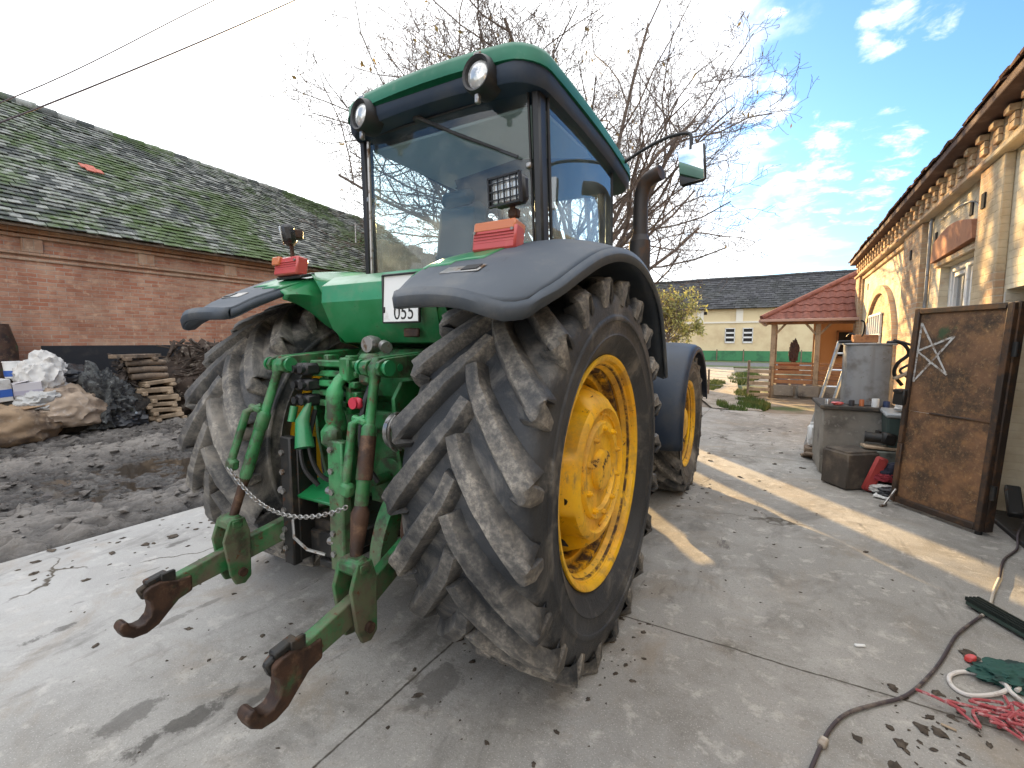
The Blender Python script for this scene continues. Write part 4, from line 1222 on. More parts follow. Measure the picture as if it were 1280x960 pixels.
tag(wt.build('puddle_water', M['water'], smooth=0), kind='structure')
pa = MB()
pc = [(-.9, 12.3), (-1.55, 15), (-2.1, 18), (-2.6, 22), (-3.2, 27), (-4, 34)]
for i in range(len(pc) - 1):
    (x0, y0), (x1, y1) = pc[i], pc[i + 1]
    w0, w1 = .55 + .12 * i, .55 + .12 * (i + 1)
    pa.add([(x0 - w0, y0, .012), (x0 + w0, y0, .012), (x1 + w1, y1, .012), (x1 - w1, y1, .012)], [(0, 1, 2, 3)])
tag(pa.build('gravel_path', M['gravel'], smooth=0), kind='structure')
rd_ = MB(); rd_.box((0, 37, -.03), (160, 5.5, .12))
tag(rd_.build('road', M['asphalt'], smooth=0), kind='structure')
vg = MB(); vg.box((0, 41.2, -.03), (160, 2.6, .14)); vg.box((0, 33.4, -.035), (160, 1.6, .12))
tag(vg.build('road_verge', M['turf'], smooth=0), kind='structure')
# grass tufts beside the path
gs = MB(); rnd = random.Random(11)
def blades(cx, cy, rx, ry, n, h):
    for _ in range(n):
        a = rnd.random() * 2 * PI; q = math.sqrt(rnd.random())
        x, y = cx + rx * q * math.cos(a), cy + ry * q * math.sin(a)
        if nz(x, y, 3, 1.3) < -.12: continue
        hh = h * (.4 + rnd.random()); th = rnd.random() * PI; w = .012 + .012 * rnd.random()
        dx, dy = math.cos(th) * w, math.sin(th) * w; lx, ly = (rnd.random() - .5) * hh, (rnd.random() - .5) * hh
        gs.add([(x - dx, y - dy, -.06), (x + dx, y + dy, -.06), (x + lx, y + ly, hh)], [(0, 1, 2)])
blades(-.85, 13.4, .62, 1.25, 5200, .10); blades(-2.35, 18.5, .5, 2.6, 3500, .11); blades(-.95, 16.5, .35, 1.2, 1500, .11); blades(-3.6, 16.0, .9, 3.0, 4500, .12)
blades(-1.5, 24, .6, 4, 3000, .14); blades(-10.6, 5.2, .35, .4, 700, .12)
tag(gs.build('grass', M['grass'], smooth=0, recalc=False), 'short green grass beside the gravel path', 'grass', kind='stuff')
# clods of mud dropped on the concrete
cl = MB(); rnd = random.Random(5)
ico = bmesh.new(); bmesh.ops.create_icosphere(ico, subdivisions=2, radius=1); IV = [v.co.copy() for v in ico.verts]; IF = [tuple(v.index for v in f.verts) for f in ico.faces]; ico.free()
def clod(x, y, r, mb, fl=.32):
    s = rnd.random() * 50; an = rnd.random() * PI
    vs = []
    for p in IV:
        q = p * (r * (.8 + .75 * nz(p.x * 1.5 + s, p.y * 1.5, p.z * 1.5)))
        vs.append((x + q.x * math.cos(an) * 1.5 - q.y * math.sin(an), y + q.x * math.sin(an) * 1.5 + q.y * math.cos(an), max(.001, q.z * fl + r * fl * .5)))
    mb.add(vs, IF)
for (x, y, sx, sy, n, r0, r1) in ((.62, 2.55, .22, .22, 34, .004, .022), (.55, 2.35, .16, .12, 16, .006, .028), (.8, 2.7, .12, .15, 16, .004, .02), (-.2, 3.3, .5, .6, 10, .005, .013), (.3, 4.5, .8, 1.2, 14, .005, .014), (-.4, 4.3, .5, 1.0, 16, .005, .016),
                              (-2.2, 1.2, .9, .6, 30, .004, .014), (-3.6, 1.4, .9, .7, 22, .004, .018), (-1.3, 2.0, .3, .35, 60, .004, .022), (-.68, 2.3, .12, .5, 30, .004, .016), (-.8, 5.3, .2, .5, 40, .004, .02), (-4.5, 1.5, .4, 1.2, 60, .006, .03), (-.1, 8, 1, 3, 40, .008, .03), (.93, 3.22, .05, .05, 4, .02, .04), (-1.0, 1.5, .6, .5, 25, .004, .012)):
    for _ in range(n): clod(rnd.gauss(x, sx * .6), rnd.gauss(y, sy * .6), lerp(r0, r1, rnd.random() ** 2.5), cl)
M['clod'] = mat('dark_soil', (.045, .034, .025), .9, 0, [dict(c=(.10, .08, .06), s=30, lo=.4, hi=.7)], [(90, .5, .004)])
cm_ = MB(); rnd = random.Random(77)
ico = bmesh.new(); bmesh.ops.create_icosphere(ico, subdivisions=1, radius=1); JV = [v.co.copy() for v in ico.verts]; JF = [tuple(v.index for v in f.verts) for f in ico.faces]; ico.free()
for _ in range(4200):
    y = 1.0 + 9 * rnd.random() ** 1.3; x = rnd.uniform(-11.6, -5.3)
    u_, v_ = (x + 13.2) / 8.58, (y + 9) / 35
    z0 = mudf(u_, v_)[2]
    if z0 < -.06: continue
    r = .012 + .05 * rnd.random() ** 3; s = rnd.random() * 40; an = rnd.random() * PI
    vs = []
    for p in JV:
        q = p * (r * (.8 + .8 * nz(p.x * 1.5 + s, p.y * 1.5, p.z * 1.5)))
        vs.append((x + q.x * 1.6 * math.cos(an) - q.y * math.sin(an), y + q.x * 1.6 * math.sin(an) + q.y * math.cos(an), z0 + q.z * .7 + r * .15))
    cm_.add(vs, JF)
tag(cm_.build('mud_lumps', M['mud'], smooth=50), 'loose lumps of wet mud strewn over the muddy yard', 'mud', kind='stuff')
tag(cl.build('mud_clods', M['clod'], smooth=60), 'dark crumbs of mud dropped over the concrete', 'mud', kind='stuff')

# ------------------------------------------------------------------ roofs of single tiles
def tile_roof(mb, o, along, up, nrm, L, H, tw, th, rnd, thick=.018, jit=.006, skip=()):
    """o lower start corner; along / up unit vectors in the roof plane"""
    rows = int(H / th) + 1; cols = int(L / tw) + 1
    for r in range(rows):
        for c_ in range(cols):
            a0 = c_ * tw + (tw / 2 if r % 2 else 0); b0 = r * th - .03
            if a0 > L: continue
            tilt = .016 + rnd.random() * jit
            dz = rnd.gauss(0, jit * .35); da = rnd.gauss(0, jit * .4)
            sag = .05 * nz(a0 * .25, b0 * .4, 5) + .02 * nz(a0, b0, 8, .9)
            w = tw * (.94 + .05 * rnd.random()); h = th * 1.25
            P = []
            for (x, y, z) in ((0, 0, tilt + thick), (w, 0, tilt + thick + rnd.gauss(0, jit * .3)), (w, h, .004), (0, h, .004), (0, 0, tilt), (w, 0, tilt), (w, h, -.012), (0, h, -.012)):
                P.append(o + along * (a0 + x + da) + up * (b0 + y + rnd.random() * jit) + nrm * (z + dz + sag))
            v = rnd.random()
            mb.add(P, [(0, 1, 2, 3), (4, 5, 1, 0), (5, 6, 2, 1), (7, 4, 0, 3)], v + .01)

# ------------------------------------------------------------------ BRICK BARN (left)
BX, BY0, BY1, BEZ = -12.5, -9.0, 16.5, 3.86
barn = Thing('brick_barn', 'long red brick barn with mossy grey tiled roof on the left', 'barn', (BX, 0, 0))
w = MB()
w.box((BX - .25, (BY0 + BY1) / 2, 1.93), (.5, BY1 - BY0, 3.86))
barn.part('wall', w, M['barnbrick'], smooth=0)
gw = MB()
for y in (BY0 + .2, BY1 - .2):
    gw.prism([(BX - .5, 0), (BX - 8.9, 0), (BX - 8.9, 3.8), (-17, 7.55 if y < 0 else 7.0), (BX - .5, 3.8)], 'y', y - .2, y + .2)
gw.box((BX - 9.1, (BY0 + BY1) / 2, 1.9), (.4, BY1 - BY0, 3.8))
barn.part('gable_wall', gw, M['barnbrick_x'], smooth=0)
co = MB()
for z, h, d in ((3.20, .055, .045), (3.30, .05, .075), (3.62, .06, .10), (3.72, .09, .15), (3.80, .06, .20)):
    co.box((BX + d / 2, (BY0 + BY1) / 2, z), (d, BY1 - BY0, h), None, .01)
barn.part('cornice', co, M['cornice'], smooth=0)
pt = MB()
for k in range(14):
    y = BY0 + 1.1 + k * 1.85
    pt = MB(); pt.box((BX + .03, y, 3.46), (.06, .30, .26), None, .008)
    barn.part('cornice_block', pt, M['cornice'], smooth=0)
plm = MB(); plm.box((BX + .03, (3.2 + BY1) / 2, .78), (.06, BY1 - 3.2, 1.56), None, .01)
M['tar'] = mat('tarred_wall', (.016, .017, .021), .75, 0, [dict(c=(.05, .045, .042), s=3, lo=.5, hi=.75, r=.9)], [(15, .5, .01)])
barn.part('plinth', plm, M['tar'], smooth=0)  # dark band along the foot of the wall
bt = MB(); rnd = random.Random(3)
rise, run = 7.68 - 3.80, 17 - 12.08
sl = math.hypot(rise, run)
up = Vector((-run, 0, rise)) / sl; nr = Vector((rise, 0, run)) / sl
tile_roof(bt, Vector((-12.08, BY0 - .2, 3.80)), Vector((0, 1, 0)), up, nr, BY1 - BY0 + .4, sl, .19, .165, rnd, jit=.012)
def sagz(p): return (p[0], p[1], p[2] - .043 * max(0, p[1] - 4) * max(0, min(1, (-12.08 - p[0]) / run)))
bt.v = [sagz(p) for p in bt.v]
roof_ = barn.part('roof', bt, M['barntile'], smooth=0, recalc=False)
b2 = MB(); b2.add([q for y in (BY0 - .2, 4.0, BY1 + .2) for q in ((-12.1, y, 3.74), (-14.5, y, 5.63), (-17, y, 7.60), (-21.9, y, 3.74))], [(4 * i + k, 4 * i + 4 + k, 4 * i + 5 + k, 4 * i + 1 + k) for i in (0, 1) for k in (0, 1, 2)])
b2.v = [sagz(p) if p[0] > -17.1 else (p[0], p[1], p[2]) for p in b2.v]
barn.part('roof_deck', b2, M['wood'], roof_, solid=.03, smooth=0)
rg = MB()
for k in range(66):
    y = BY0 + k * .39
    rg.tube([(-17 + rnd.gauss(0, .01), y, 7.66 + .05 * nz(y * .4, 2)), (-17 + rnd.gauss(0, .01), y + .41, 7.67 + .05 * nz(y * .4 + .16, 2))], [.10 + rnd.random() * .01, .12], 10, a=rnd.random() + .01)
rg.v = [sagz(p) for p in rg.v]
barn.part('ridge', rg, M['barntile'], roof_, smooth=60)
rp = MB(); o = Vector((-12.08, 0, 3.80))
def sagz(p): return (p[0], p[1], p[2] - .043 * max(0, p[1] - 4) * max(0, min(1, (-12.08 - p[0]) / run)))
def on_roof(x, y): 
    t = (-12.08 - x) / run
    return Vector((x, y, 3.80 + rise * t)) + nr * .05
p0 = on_roof(-14.45, 4.83)
for (a, b) in ((0, 0), (.16, .02), (.05, .14), (-.08, .12)):
    rp.box(p0 + Vector((0, a, 0)) + up * b, (.17, .17, .03), (0, R(38.3), R(8)), .004)
barn.part('patch_tile', rp, mat('new_red_tile', (.45, .14, .10), .85), roof_, label='small bright red patch of newer tiles')
rp = MB()
p2 = Vector(sagz(on_roof(-14.2, 12.55))); rp.tube([p2, p2 + Vector((0, 0, .75))], .03, 6)
barn.part('roof_pipe', rp, M['steel'], roof_)

# ------------------------------------------------------------------ ADDED BOARD FENCE, unseen, shades the yard and shapes the sun strips
fe = Thing('board_fence', 'tall dark timber board fence beyond the tractor', 'fence', (-5.5, 12, 0))
fb = MB(); rnd = random.Random(17)
y = 5.35; gaps = [(11.22, 11.48), (12.97, 13.36), (13.90, 14.55)]
def sgap(y): return any(a - 2.16 < y < b - 2.16 for a, b in ((11.22, 11.50), (13.0, 13.38), (13.9, 14.55)))
# boards are left out where the sun comes through
def ygap(s0, s1): return ((s0 + .763 * 5.5) / .647, (s1 + .763 * 5.5) / .647)
GY = [ygap(1.92, 2.12), ygap(3.02, 3.30), ygap(3.64, 4.06)]
while y < 20.5:
    wd = .155 + .02 * rnd.random()
    hit = False
    for a, b in GY:
        if y + wd > a and y < b:
            if y < a - .03:
                wd = a - y; hit = False
            else:
                y = b; hit = True
    if hit: continue
    fb.box((-5.5 + rnd.gauss(0, .004), y + wd / 2, 1.62 + rnd.gauss(0, .02)), (.03, wd + .006, 3.2), None, .004)
    y += wd
fe.part('boards', fb, M['wood'], smooth=0)
for k in range(7):
    yy = 5.5 + k * 2.45
    if any(a - .1 < yy < b + .1 for a, b in GY): yy += .7
    p = MB(); p.box((-5.6, yy, 1.6), (.14, .14, 3.3), None, .01)
    fe.part('post', p, M['wood'], smooth=0)

# ------------------------------------------------------------------ RIGHT BRICK BUILDING
FX, FY0, FY1 = 1.75, -8.0, 16.2
DO0, DO1, DZ = 3.4, 6.05, 2.12
WN = (6.95, 8.28, 1.55, 2.62)
fb_ = Thing('brick_outbuilding', 'long ochre brick outbuilding with dentil cornice along the right side', 'building', (FX, 0, 0))
w = MB()
def wallbox(y0, y1, z0, z1, x0=FX, th=.45): w.box((x0 + th / 2, (y0 + y1) / 2, (z0 + z1) / 2), (th, y1 - y0, z1 - z0))
wallbox(FY0, DO0, 0, 3.8); wallbox(DO0, DO1, DZ, 3.8); wallbox(DO1, WN[0], 0, 3.8); wallbox(WN[0], WN[1], 0, WN[2]); wallbox(WN[0], WN[1], WN[3], 3.8); wallbox(WN[1], FY1, 0, 3.8)
fb_.part('wall', w, M['facade'], smooth=0)
w2 = MB(); 
for yy in (FY0 + .22, FY1 - .22): w2.prism([(FX + .46, 0), (9, 0), (9, 3.8), (5.4, 6.2), (FX + .46, 3.9)], 'y', yy - .215, yy + .215)
w2.box((9.2, 4, 1.9), (.4, 24, 3.8))
fb_.part('gable_wall', w2, M['facade_x'], smooth=0)
iw = MB(); iw.box((4.3, 6.35, 1.3), (4.0, .5, 2.6)); iw.box((6.3, 2, 1.3), (.2, 9, 2.6)); iw.box((4.3, 2, 2.75), (4.2, 9, .2)); iw.box((FX + .225, DO1 + .012, 1.05), (.46, .02, 2.1))
fb_.part('interior_wall', iw, M['plaster'], smooth=0)
th = MB(); th.box((FX + .22, (DO0 + DO1) / 2, .02), (.5, DO1 - DO0, .045), None, .008)
fb_.part('threshold', th, M['iron'])
pb = MB()
for (y0, y1, d) in ((6.10, 6.72, .075), (9.05, 10.25, .075), (15.55, 16.25, .085), (.4, 1.2, .075)):
    pb = MB(); pb.box((FX - d / 2, (y0 + y1) / 2, 1.69), (d, y1 - y0, 3.36), None, .008)
    fb_.part('pilaster', pb, M['pilaster'], smooth=0)
cr = MB()
L = FY1 - FY0; cy = (FY0 + FY1) / 2
cr.box((FX - .065, cy, 3.40), (.13, L + .1, .06), None, .012)
cr.box((FX - .03, cy, 3.58), (.06, L, .30), None, .006)
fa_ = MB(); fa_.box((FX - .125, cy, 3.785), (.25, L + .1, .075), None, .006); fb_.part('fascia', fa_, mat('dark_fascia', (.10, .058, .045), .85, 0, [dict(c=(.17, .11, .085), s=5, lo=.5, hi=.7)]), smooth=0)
fb_.part('frieze', cr, M['pilaster'], smooth=0)
dt = MB()
k = 0; y = FY0 + .2
proto = None
while y < FY1:
    if proto is None:
        for z, d in ((3.555, .035), (3.622, .035), (3.690, .075)):
            dt.box((FX - .06 - d / 2, .08, z), (d, .13, .058), None, .003)
        proto = d_ = fb_.part('dentil', dt, M['dentilbrick'], smooth=0)
    else:
        d_ = proto.copy(); COL.objects.link(d_); d_.parent = fb_.root
    d_.location = (0, y, 0)
    y += .36
# relief over the window: segmental brick panel
sg = MB()
n = 14
poly = [(WN[0] - .12, 2.74)] + [(lerp(WN[0] - .05, WN[1] + .12, i / n), 2.88 + .17 * math.sin(PI * (.12 + .76 * i / n))) for i in range(n + 1)] + [(WN[1] + .2, 2.70)]
sg.prism(poly, 'x', FX - .075, FX + .02)
fb_.part('arch_panel', sg, mat('red_relief_brick', (.40, .185, .10), .9, 0, [dict(c=(.28, .12, .07), s=5, lo=.45, hi=.7)], [(30, .4, .01)]), smooth=0)
ht = MB(); ht.box((FX - .02, (WN[0] + WN[1]) / 2, 2.66), (.045, WN[1] - WN[0] + .3, .07), None, .008)
fb_.part('lintel', ht, M['pilaster'], smooth=0)
# blind arch with a barred window
an = MB()
yc, yr, zs = 12.45, 1.72, 1.35
def archpts(r, rz, n=22): return [(yc + r * math.cos(PI * i / n), zs + rz * math.sin(PI * i / n)) for i in range(n + 1)]
an.prism([(yc + yr - .06, .3)] + archpts(yr - .06, 1.30) + [(yc - yr + .06, .3)], 'x', FX - .02, FX + .05)
arch = fb_.part('arch_infill', an, M['pilaster'], smooth=0)
ar_ = MB()
A, B = archpts(yr + .10, 1.46), archpts(yr - .06, 1.30)
for i in range(22):
    q = [A[i], A[i + 1], B[i + 1], B[i]]
    ar_.prism(q, 'x', FX - .085, FX + .01)
ar_.box((FX - .045, yc - yr - .02, .85), (.08, .16, 1.02)); ar_.box((FX - .045, yc + yr + .02, .85), (.08, .16, 1.02))
fb_.part('arch_ring', ar_, M['pilaster'], arch, smooth=0)
gwz = MB(); gwz.box((FX - .03, 13.0, 1.78), (.012, 1.75, .86))
gwn = fb_.part('window', gwz, M['winglass'], smooth=0)
bars = MB()
for k in range(7): bars.box((FX - .06, 12.16 + k * .28, 1.78), (.03, .045, .90), None, .004)
for z in (1.34, 1.78, 2.22): bars.box((FX - .055, 13.0, z), (.03, 1.8, .045), None, .004)
fb_.part('window_bars', bars, M['winframe'], gwn)
# framed line of moulding round the arch bay
fm = MB(); fm.box((FX - .025, 15.35, 1.9), (.05, .10, 2.9), None, .006); fm.box((FX - .025, 12.85, 3.30), (.05, 5.1, .07), None, .006)
fb_.part('moulding', fm, M['pilaster'], smooth=0)
wg = MB(); wg.box((FX + .16, (WN[0] + WN[1]) / 2, (WN[2] + WN[3]) / 2), (.012, WN[1] - WN[0], WN[3] - WN[2]))
wno = fb_.part('window', wg, M['winglass'], smooth=0)
wf = MB(); yc2 = (WN[0] + WN[1]) / 2; zc = (WN[2] + WN[3]) / 2
for y in (WN[0] + .04, WN[1] - .04, yc2): wf.box((FX + .13, y, zc), (.07, .085, WN[3] - WN[2]), None, .008)
for z in (WN[2] + .04, WN[3] - .04): wf.box((FX + .132, yc2, z), (.07, WN[1] - WN[0], .08), None, .008)
for y in ((WN[0] + yc2) / 2, (WN[1] + yc2) / 2):
    for z in (WN[2] + .12, WN[3] - .12): wf.box((FX + .14, y, z), (.05, .48, .05), None, .006)
    for dy in (-.23, .23): wf.box((FX + .14, y + dy, zc), (.05, .05, WN[3] - WN[2] - .2), None, .006)
fb_.part('window_frame', wf, M['winframe'], wno)
ws = MB(); ws.box((FX - .04, yc2, WN[2] - .04), (.2, 1.5, .07), None, .01)
fb_.part('window_sill', ws, M['stone'], wno)
vent = MB()
for (y, z) in ((9.65, 3.0), (8.6, 3.06), (7.2, 3.12), (6.55, 3.05), (14.6, 3.0), (5.0, 3.05)):
    vent = MB(); vent.box((FX - .004 - (.076 if 9 < y < 10.3 or 6.1 < y < 6.7 else 0), y, z), (.02, .09, .15))
    fb_.part('air_vent', vent, M['darkroom'], smooth=0)
dp = MB(); dp.tube([(FX - .03, 8.80, 0.1), (FX - .03, 8.80, 3.3), (FX - .02, 8.80, 3.36)], .022, 10)
fb_.part('drain_pipe', dp, M['galv'])
cbw = MB(); cbw.tube(spline([(FX - .02, 6.80, 2.0), (FX - .02, 6.80, 2.5), (FX - .02, 6.84, 3.0), (FX - .02, 7.3, 3.22), (FX - .02, 8.4, 3.26)], 5), .008, 6)
cbw.box((FX - .02, 6.80, 2.75), (.02, .02, .9), None, .004)
fb_.part('wall_cable', cbw, M['galv'])
bt = MB(); rnd = random.Random(9)
rise2, run2 = 2.45, 4.0; sl2 = math.hypot(rise2, run2)
up2 = Vector((run2, 0, rise2)) / sl2; nr2 = Vector((-rise2, 0, run2)) / sl2
tile_roof(bt, Vector((1.505, FY1 + .25, 3.84)), Vector((0, -1, 0)), up2, nr2, FY1 - FY0 + .5, sl2, .20, .20, rnd, thick=.022, jit=.014)
rf2 = fb_.part('roof', bt, M['browntile'], smooth=0, recalc=False)
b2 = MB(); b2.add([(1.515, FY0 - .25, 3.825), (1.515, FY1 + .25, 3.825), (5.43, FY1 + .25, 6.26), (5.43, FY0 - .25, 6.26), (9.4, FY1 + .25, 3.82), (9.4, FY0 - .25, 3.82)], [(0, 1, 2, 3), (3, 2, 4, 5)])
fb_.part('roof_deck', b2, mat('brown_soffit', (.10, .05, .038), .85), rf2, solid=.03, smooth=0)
lm = MB(); lm.box((FX - .22, 16.1, 2.55), (.34, .10, .08), None, .01); lm.box((FX - .36, 16.1, 2.52), (.14, .14, .16), None, .03)
fb_.part('wall_lamp', lm, M['white'])

# --- metal gate leaf leaning outwards, with a sprayed star
ga = Thing('metal_gate', 'rusty sheet metal gate leaf with sprayed white star, standing open', 'gate', (1.52, 5.30, 0))
hp = Vector((1.53, 5.30, .03)); ep = Vector((1.03, 5.94, .03))
gd_ = (ep - hp).normalized(); GLn = (ep - hp).length; GN = Vector((-gd_.y, gd_.x, 0)); GN = -GN if GN.y > 0 else GN   # faces the camera
GU = (Vector((0, 0, 1)) + Vector((.045, .01, 0))).normalized()
Mg = Matrix((gd_, GN, GU)).transposed()
def GP(a, z, d=0.0): return hp + gd_ * a + GU * z + GN * d
GH = 1.93
s_ = MB()
for i in range(2):
    z0, z1 = ((.02, .93), (.935, GH - .03))[i]
    s_.box(GP(GLn / 2, (z0 + z1) / 2, .004 * i), (GLn - .05, .012, z1 - z0), Mg)
sheet = ga.part('sheet', s_, M['gatesheet'], smooth=0)
f_ = MB()
f_.box(GP(.025, GH / 2, .012), (.05, .05, GH), Mg, .006); f_.box(GP(GLn - .025, GH / 2 + .30, .012), (.05, .05, GH - .6), Mg, .006)
f_.box(GP(GLn - .025, .30, .012), (.05, .05, .6), Mg, .006)
f_.box(GP(GLn / 2, GH - .025, .0125), (GLn - .1, .05, .05), Mg, .006); f_.box(GP(GLn / 2, .03, .0125), (GLn - .1, .05, .06), Mg, .006); f_.box(GP(GLn / 2 - .1, .935, .010), (GLn - .3, .02, .02), Mg, .004)
f_.box(GP(.02, GH / 2, -.06), (.05, .08, GH + .02), Mg, .006)
ga.part('frame', f_, M['gateframe'], bevel=.003)
lkb = MB(); lkb.box(GP(GLn + .02, 1.06, .03), (.12, .09, .16), Mg, .012); lkb.box(GP(GLn + .02, 1.12, .08), (.10, .012, .03), Mg, .003)
ga.part('lock_box', lkb, M['iron'])
hb = MB()
for z in (.35, 1.55):
    hb = MB(); hb.cyl(GP(-.03, z - .06, 0), GP(-.03, z + .06, 0), .022, 10); ga.part('hinge', hb, M['iron'])
hb = MB(); hb.cyl(GP(.03, -.03, 0), GP(.03, .05, 0), .025, 10); ga.part('pivot', hb, M['iron'])
st = MB()
cx, cz, rs_ = GLn - .14, 1.50, .30
sp_ = [(cx + rs_ * .95 * math.sin(2 * PI * k * 2 / 5 + .25) * 1.0, cz + rs_ * math.cos(2 * PI * k * 2 / 5 + .25)) for k in range(6)]
sp_ = [(min(GLn - .06, max(.08, a)), z) for a, z in sp_]
for k in range(5):
    a, b = sp_[k], sp_[k + 1]
    A_, B_ = GP(a[0], a[1], .014), GP(b[0], b[1], .014)
    dd = (B_ - A_).normalized(); pp = dd.cross(GN).normalized()
    N_ = 12; vs = []
    for i in range(N_ + 1):
        p = A_.lerp(B_, i / N_); wv_ = .009 + .005 * nz(i * 1.7, k * 3.1)
        vs += [p - pp * wv_, p + pp * wv_]
    for q in range(len(vs)): vs[q] = vs[q] + GN * (.0006 * k)
    st.add(vs, [(2 * i, 2 * i + 1, 2 * i + 3, 2 * i + 2) for i in range(N_)])
ga.part('star', st, M['chalk'], sheet, smooth=0)
gp = MB(); gp.tube([(.93, 5.75, .012), (1.04, 5.88, .16)], .010, 6); gp.tube([(.90, 5.72, .012), (.96, 5.79, .016)], .014, 6)
ga.part('gate_stay', gp, M['steel'])
# ------------------------------------------------------------------ helpers for soft things
def blob(c, s, seed, amp=.25, freq=1.6, sub=4, flat=True, crease=.0, rot=0.0):
    bm = bmesh.new(); bmesh.ops.create_icosphere(bm, subdivisions=sub, radius=1)
    mb = MB(); vs = []
    o = Vector((seed * 3.17, seed * 1.31, seed * 7.7))
    for v in bm.verts:
        p = v.co.copy()
        n1 = noise.noise(p * freq + o)
        n2 = noise.noise(p * freq * 2.7 + o)
        rg = 1 - abs(noise.noise(p * freq * 1.9 + o * 1.3)) * 2
        w1 = math.sin(7 * (p.x * .5 + p.z * 1.1 + p.y * .3) + 6 * noise.noise(p * 1.3 + o * .7))
        w2 = math.sin(13 * (p.y * .8 - p.x * .4 + p.z * .5) + 7 * noise.noise(p * 1.7 + o * .4))
        q = p * (1 + amp * n1 + amp * .4 * n2 + crease * rg * rg + crease * .28 * (1 - abs(w1)) + crease * .20 * (1 - abs(w2)))
        x, y, z = q.x * s[0], q.y * s[1], q.z * s[2]
        if flat and z < -.55 * s[2]: z = -.55 * s[2] + (z + .55 * s[2]) * .1
        ca, sa = math.cos(rot), math.sin(rot)
        vs.append((c[0] + x * ca - y * sa, c[1] + x * sa + y * ca, c[2] + z))
    mb.add(vs, [tuple(v.index for v in f.verts) for f in bm.faces]); bm.free()
    return mb
def solo(name, mb, m, label, cat, origin, group=None, **k):
    return tag(mb.build(name, m, None, origin, **k), label, cat, group)

M['sackwhite'] = mat('white_woven_sack', (.52, .51, .49), .75, 0, [dict(c=(.25, .22, .19), s=3, lo=.5, hi=.7), dict(c=(.12, .09, .07), s=7, lo=.6, hi=.75)], [(9, .5, .02), (60, .3, .004)])
M['sacktan'] = mat('tan_sack', (.36, .28, .21), .85, 0, [dict(c=(.16, .12, .09), s=3, lo=.45, hi=.7), dict(c=(.48, .42, .36), s=8, lo=.55, hi=.75)], [(9, .6, .02), (50, .3, .005)])
M['blackbag'] = mat('black_plastic_bag', (.018, .02, .025), .35, 0, [dict(c=(.10, .10, .105), s=6, lo=.55, hi=.75)], [(14, .9, .02)])
M['netting'] = mat('grey_netting', (.085, .09, .09), .8, 0, [dict(c=(.02, .02, .022), s=9, lo=.42, hi=.6), dict(c=(.26, .26, .25), s=22, lo=.6, hi=.72)], [(24, 1.0, .03)])
M['bluewhite'] = mat('blue_plastic', (.03, .10, .38), .5, 0, [dict(c=(.2, .2, .2), s=9, lo=.6, hi=.75)])
M['carton'] = mat('cardboard', (.33, .22, .13), .9, 0, [dict(c=(.2, .13, .08), s=4, lo=.45, hi=.7)])
M['heap'] = mat('sooty_rubbish', (.03, .027, .024), .9, 0, [dict(c=(.10, .08, .06), s=6, lo=.5, hi=.7), dict(c=(.02, .05, .02), s=3, lo=.58, hi=.7)], [(14, 1.0, .05)])

# ------------------------------------------------------------------ RUBBISH by the barn
rubble = blob((-11.75, 2.9, .20), (.85, 2.0, .62), 2, .3, 1.8, 4, True, .1)
tag(rubble.build('rubbish_mound', M['heap'], None, (-11.75, 2.9, 0), smooth=60), 'dark sooty mound of rubbish under the sacks by the barn wall', 'rubbish heap', kind='stuff')
solo('sack', blob((-10.98, 3.05, .40), (.40, .62, .44), 5, .22, 1.4, 5, True, .14, .15), M['sacktan'], 'tan crumpled sack in the middle of the rubbish heap', 'sack', (-10.98, 3.05, 0), smooth=50)
solo('sack', blob((-10.75, 2.15, .22), (.42, .72, .40), 8, .2, 1.3, 5, True, .1, .1), mat('brown_tarp', (.30, .21, .13), .85, 0, [dict(c=(.12, .085, .06), s=3, lo=.42, hi=.65), dict(c=(.45, .36, .27), s=6, lo=.55, hi=.75)], [(8, .6, .02)]), 'brown tarpaulin bundle lowest at the near end of the rubbish heap', 'tarpaulin', (-10.75, 2.15, 0), smooth=50)
solo('sack', blob((-11.2, 2.86, .98), (.30, .34, .40), 11, .24, 1.6, 5, False, .16, .3), M['sackwhite'], 'white plastic sack standing open on top of the rubbish heap', 'sack', (-11.2, 2.86, .6), smooth=50)
solo('rubbish_bag', blob((-11.25, 3.22, 1.02), (.26, .40, .17), 14, .3, 2.0, 4, False, .18, .1), M['blackbag'], 'black plastic bag draped on top of the heap behind the tan sack', 'bag', (-11.25, 3.22, .85), smooth=50)
solo('plastic_netting', blob((-11.15, 3.62, .40), (.40, .44, .62), 17, .35, 2.2, 5, True, .25, .2), M['netting'], 'bundle of dark grey crumpled netting at the far end of the heap', 'netting', (-11.15, 3.62, 0), smooth=50)
solo('carrier_bag', blob((-10.95, 4.02, .14), (.12, .16, .13), 20, .3, 2, 4, True, .2), mat('pale_blue_bag', (.40, .46, .50), .5, 0, [], [(14, .8, .02)]), 'small pale blue plastic bag lying on the mud beside the netting', 'bag', (-10.95, 4.02, 0), smooth=50)
solo('rubbish_bag', blob((-11.0, 3.88, .13), (.25, .35, .20), 21, .35, 2, 4, True, .2), M['blackbag'], 'flat black plastic bag on the mud at the foot of the netting', 'bag', (-11.0, 3.88, 0), smooth=50)
solo('sack', blob((-10.85, 2.72, .62), (.25, .30, .18), 25, .3, 1.8, 4, False, .22, .6), mat('grey_film', (.38, .38, .37), .45, 0, [dict(c=(.14, .12, .1), s=5, lo=.5, hi=.7)], [(12, .8, .02)]), 'crumpled grey plastic film between the cartons and the tan sack', 'plastic film', (-10.85, 2.72, .45), smooth=50)
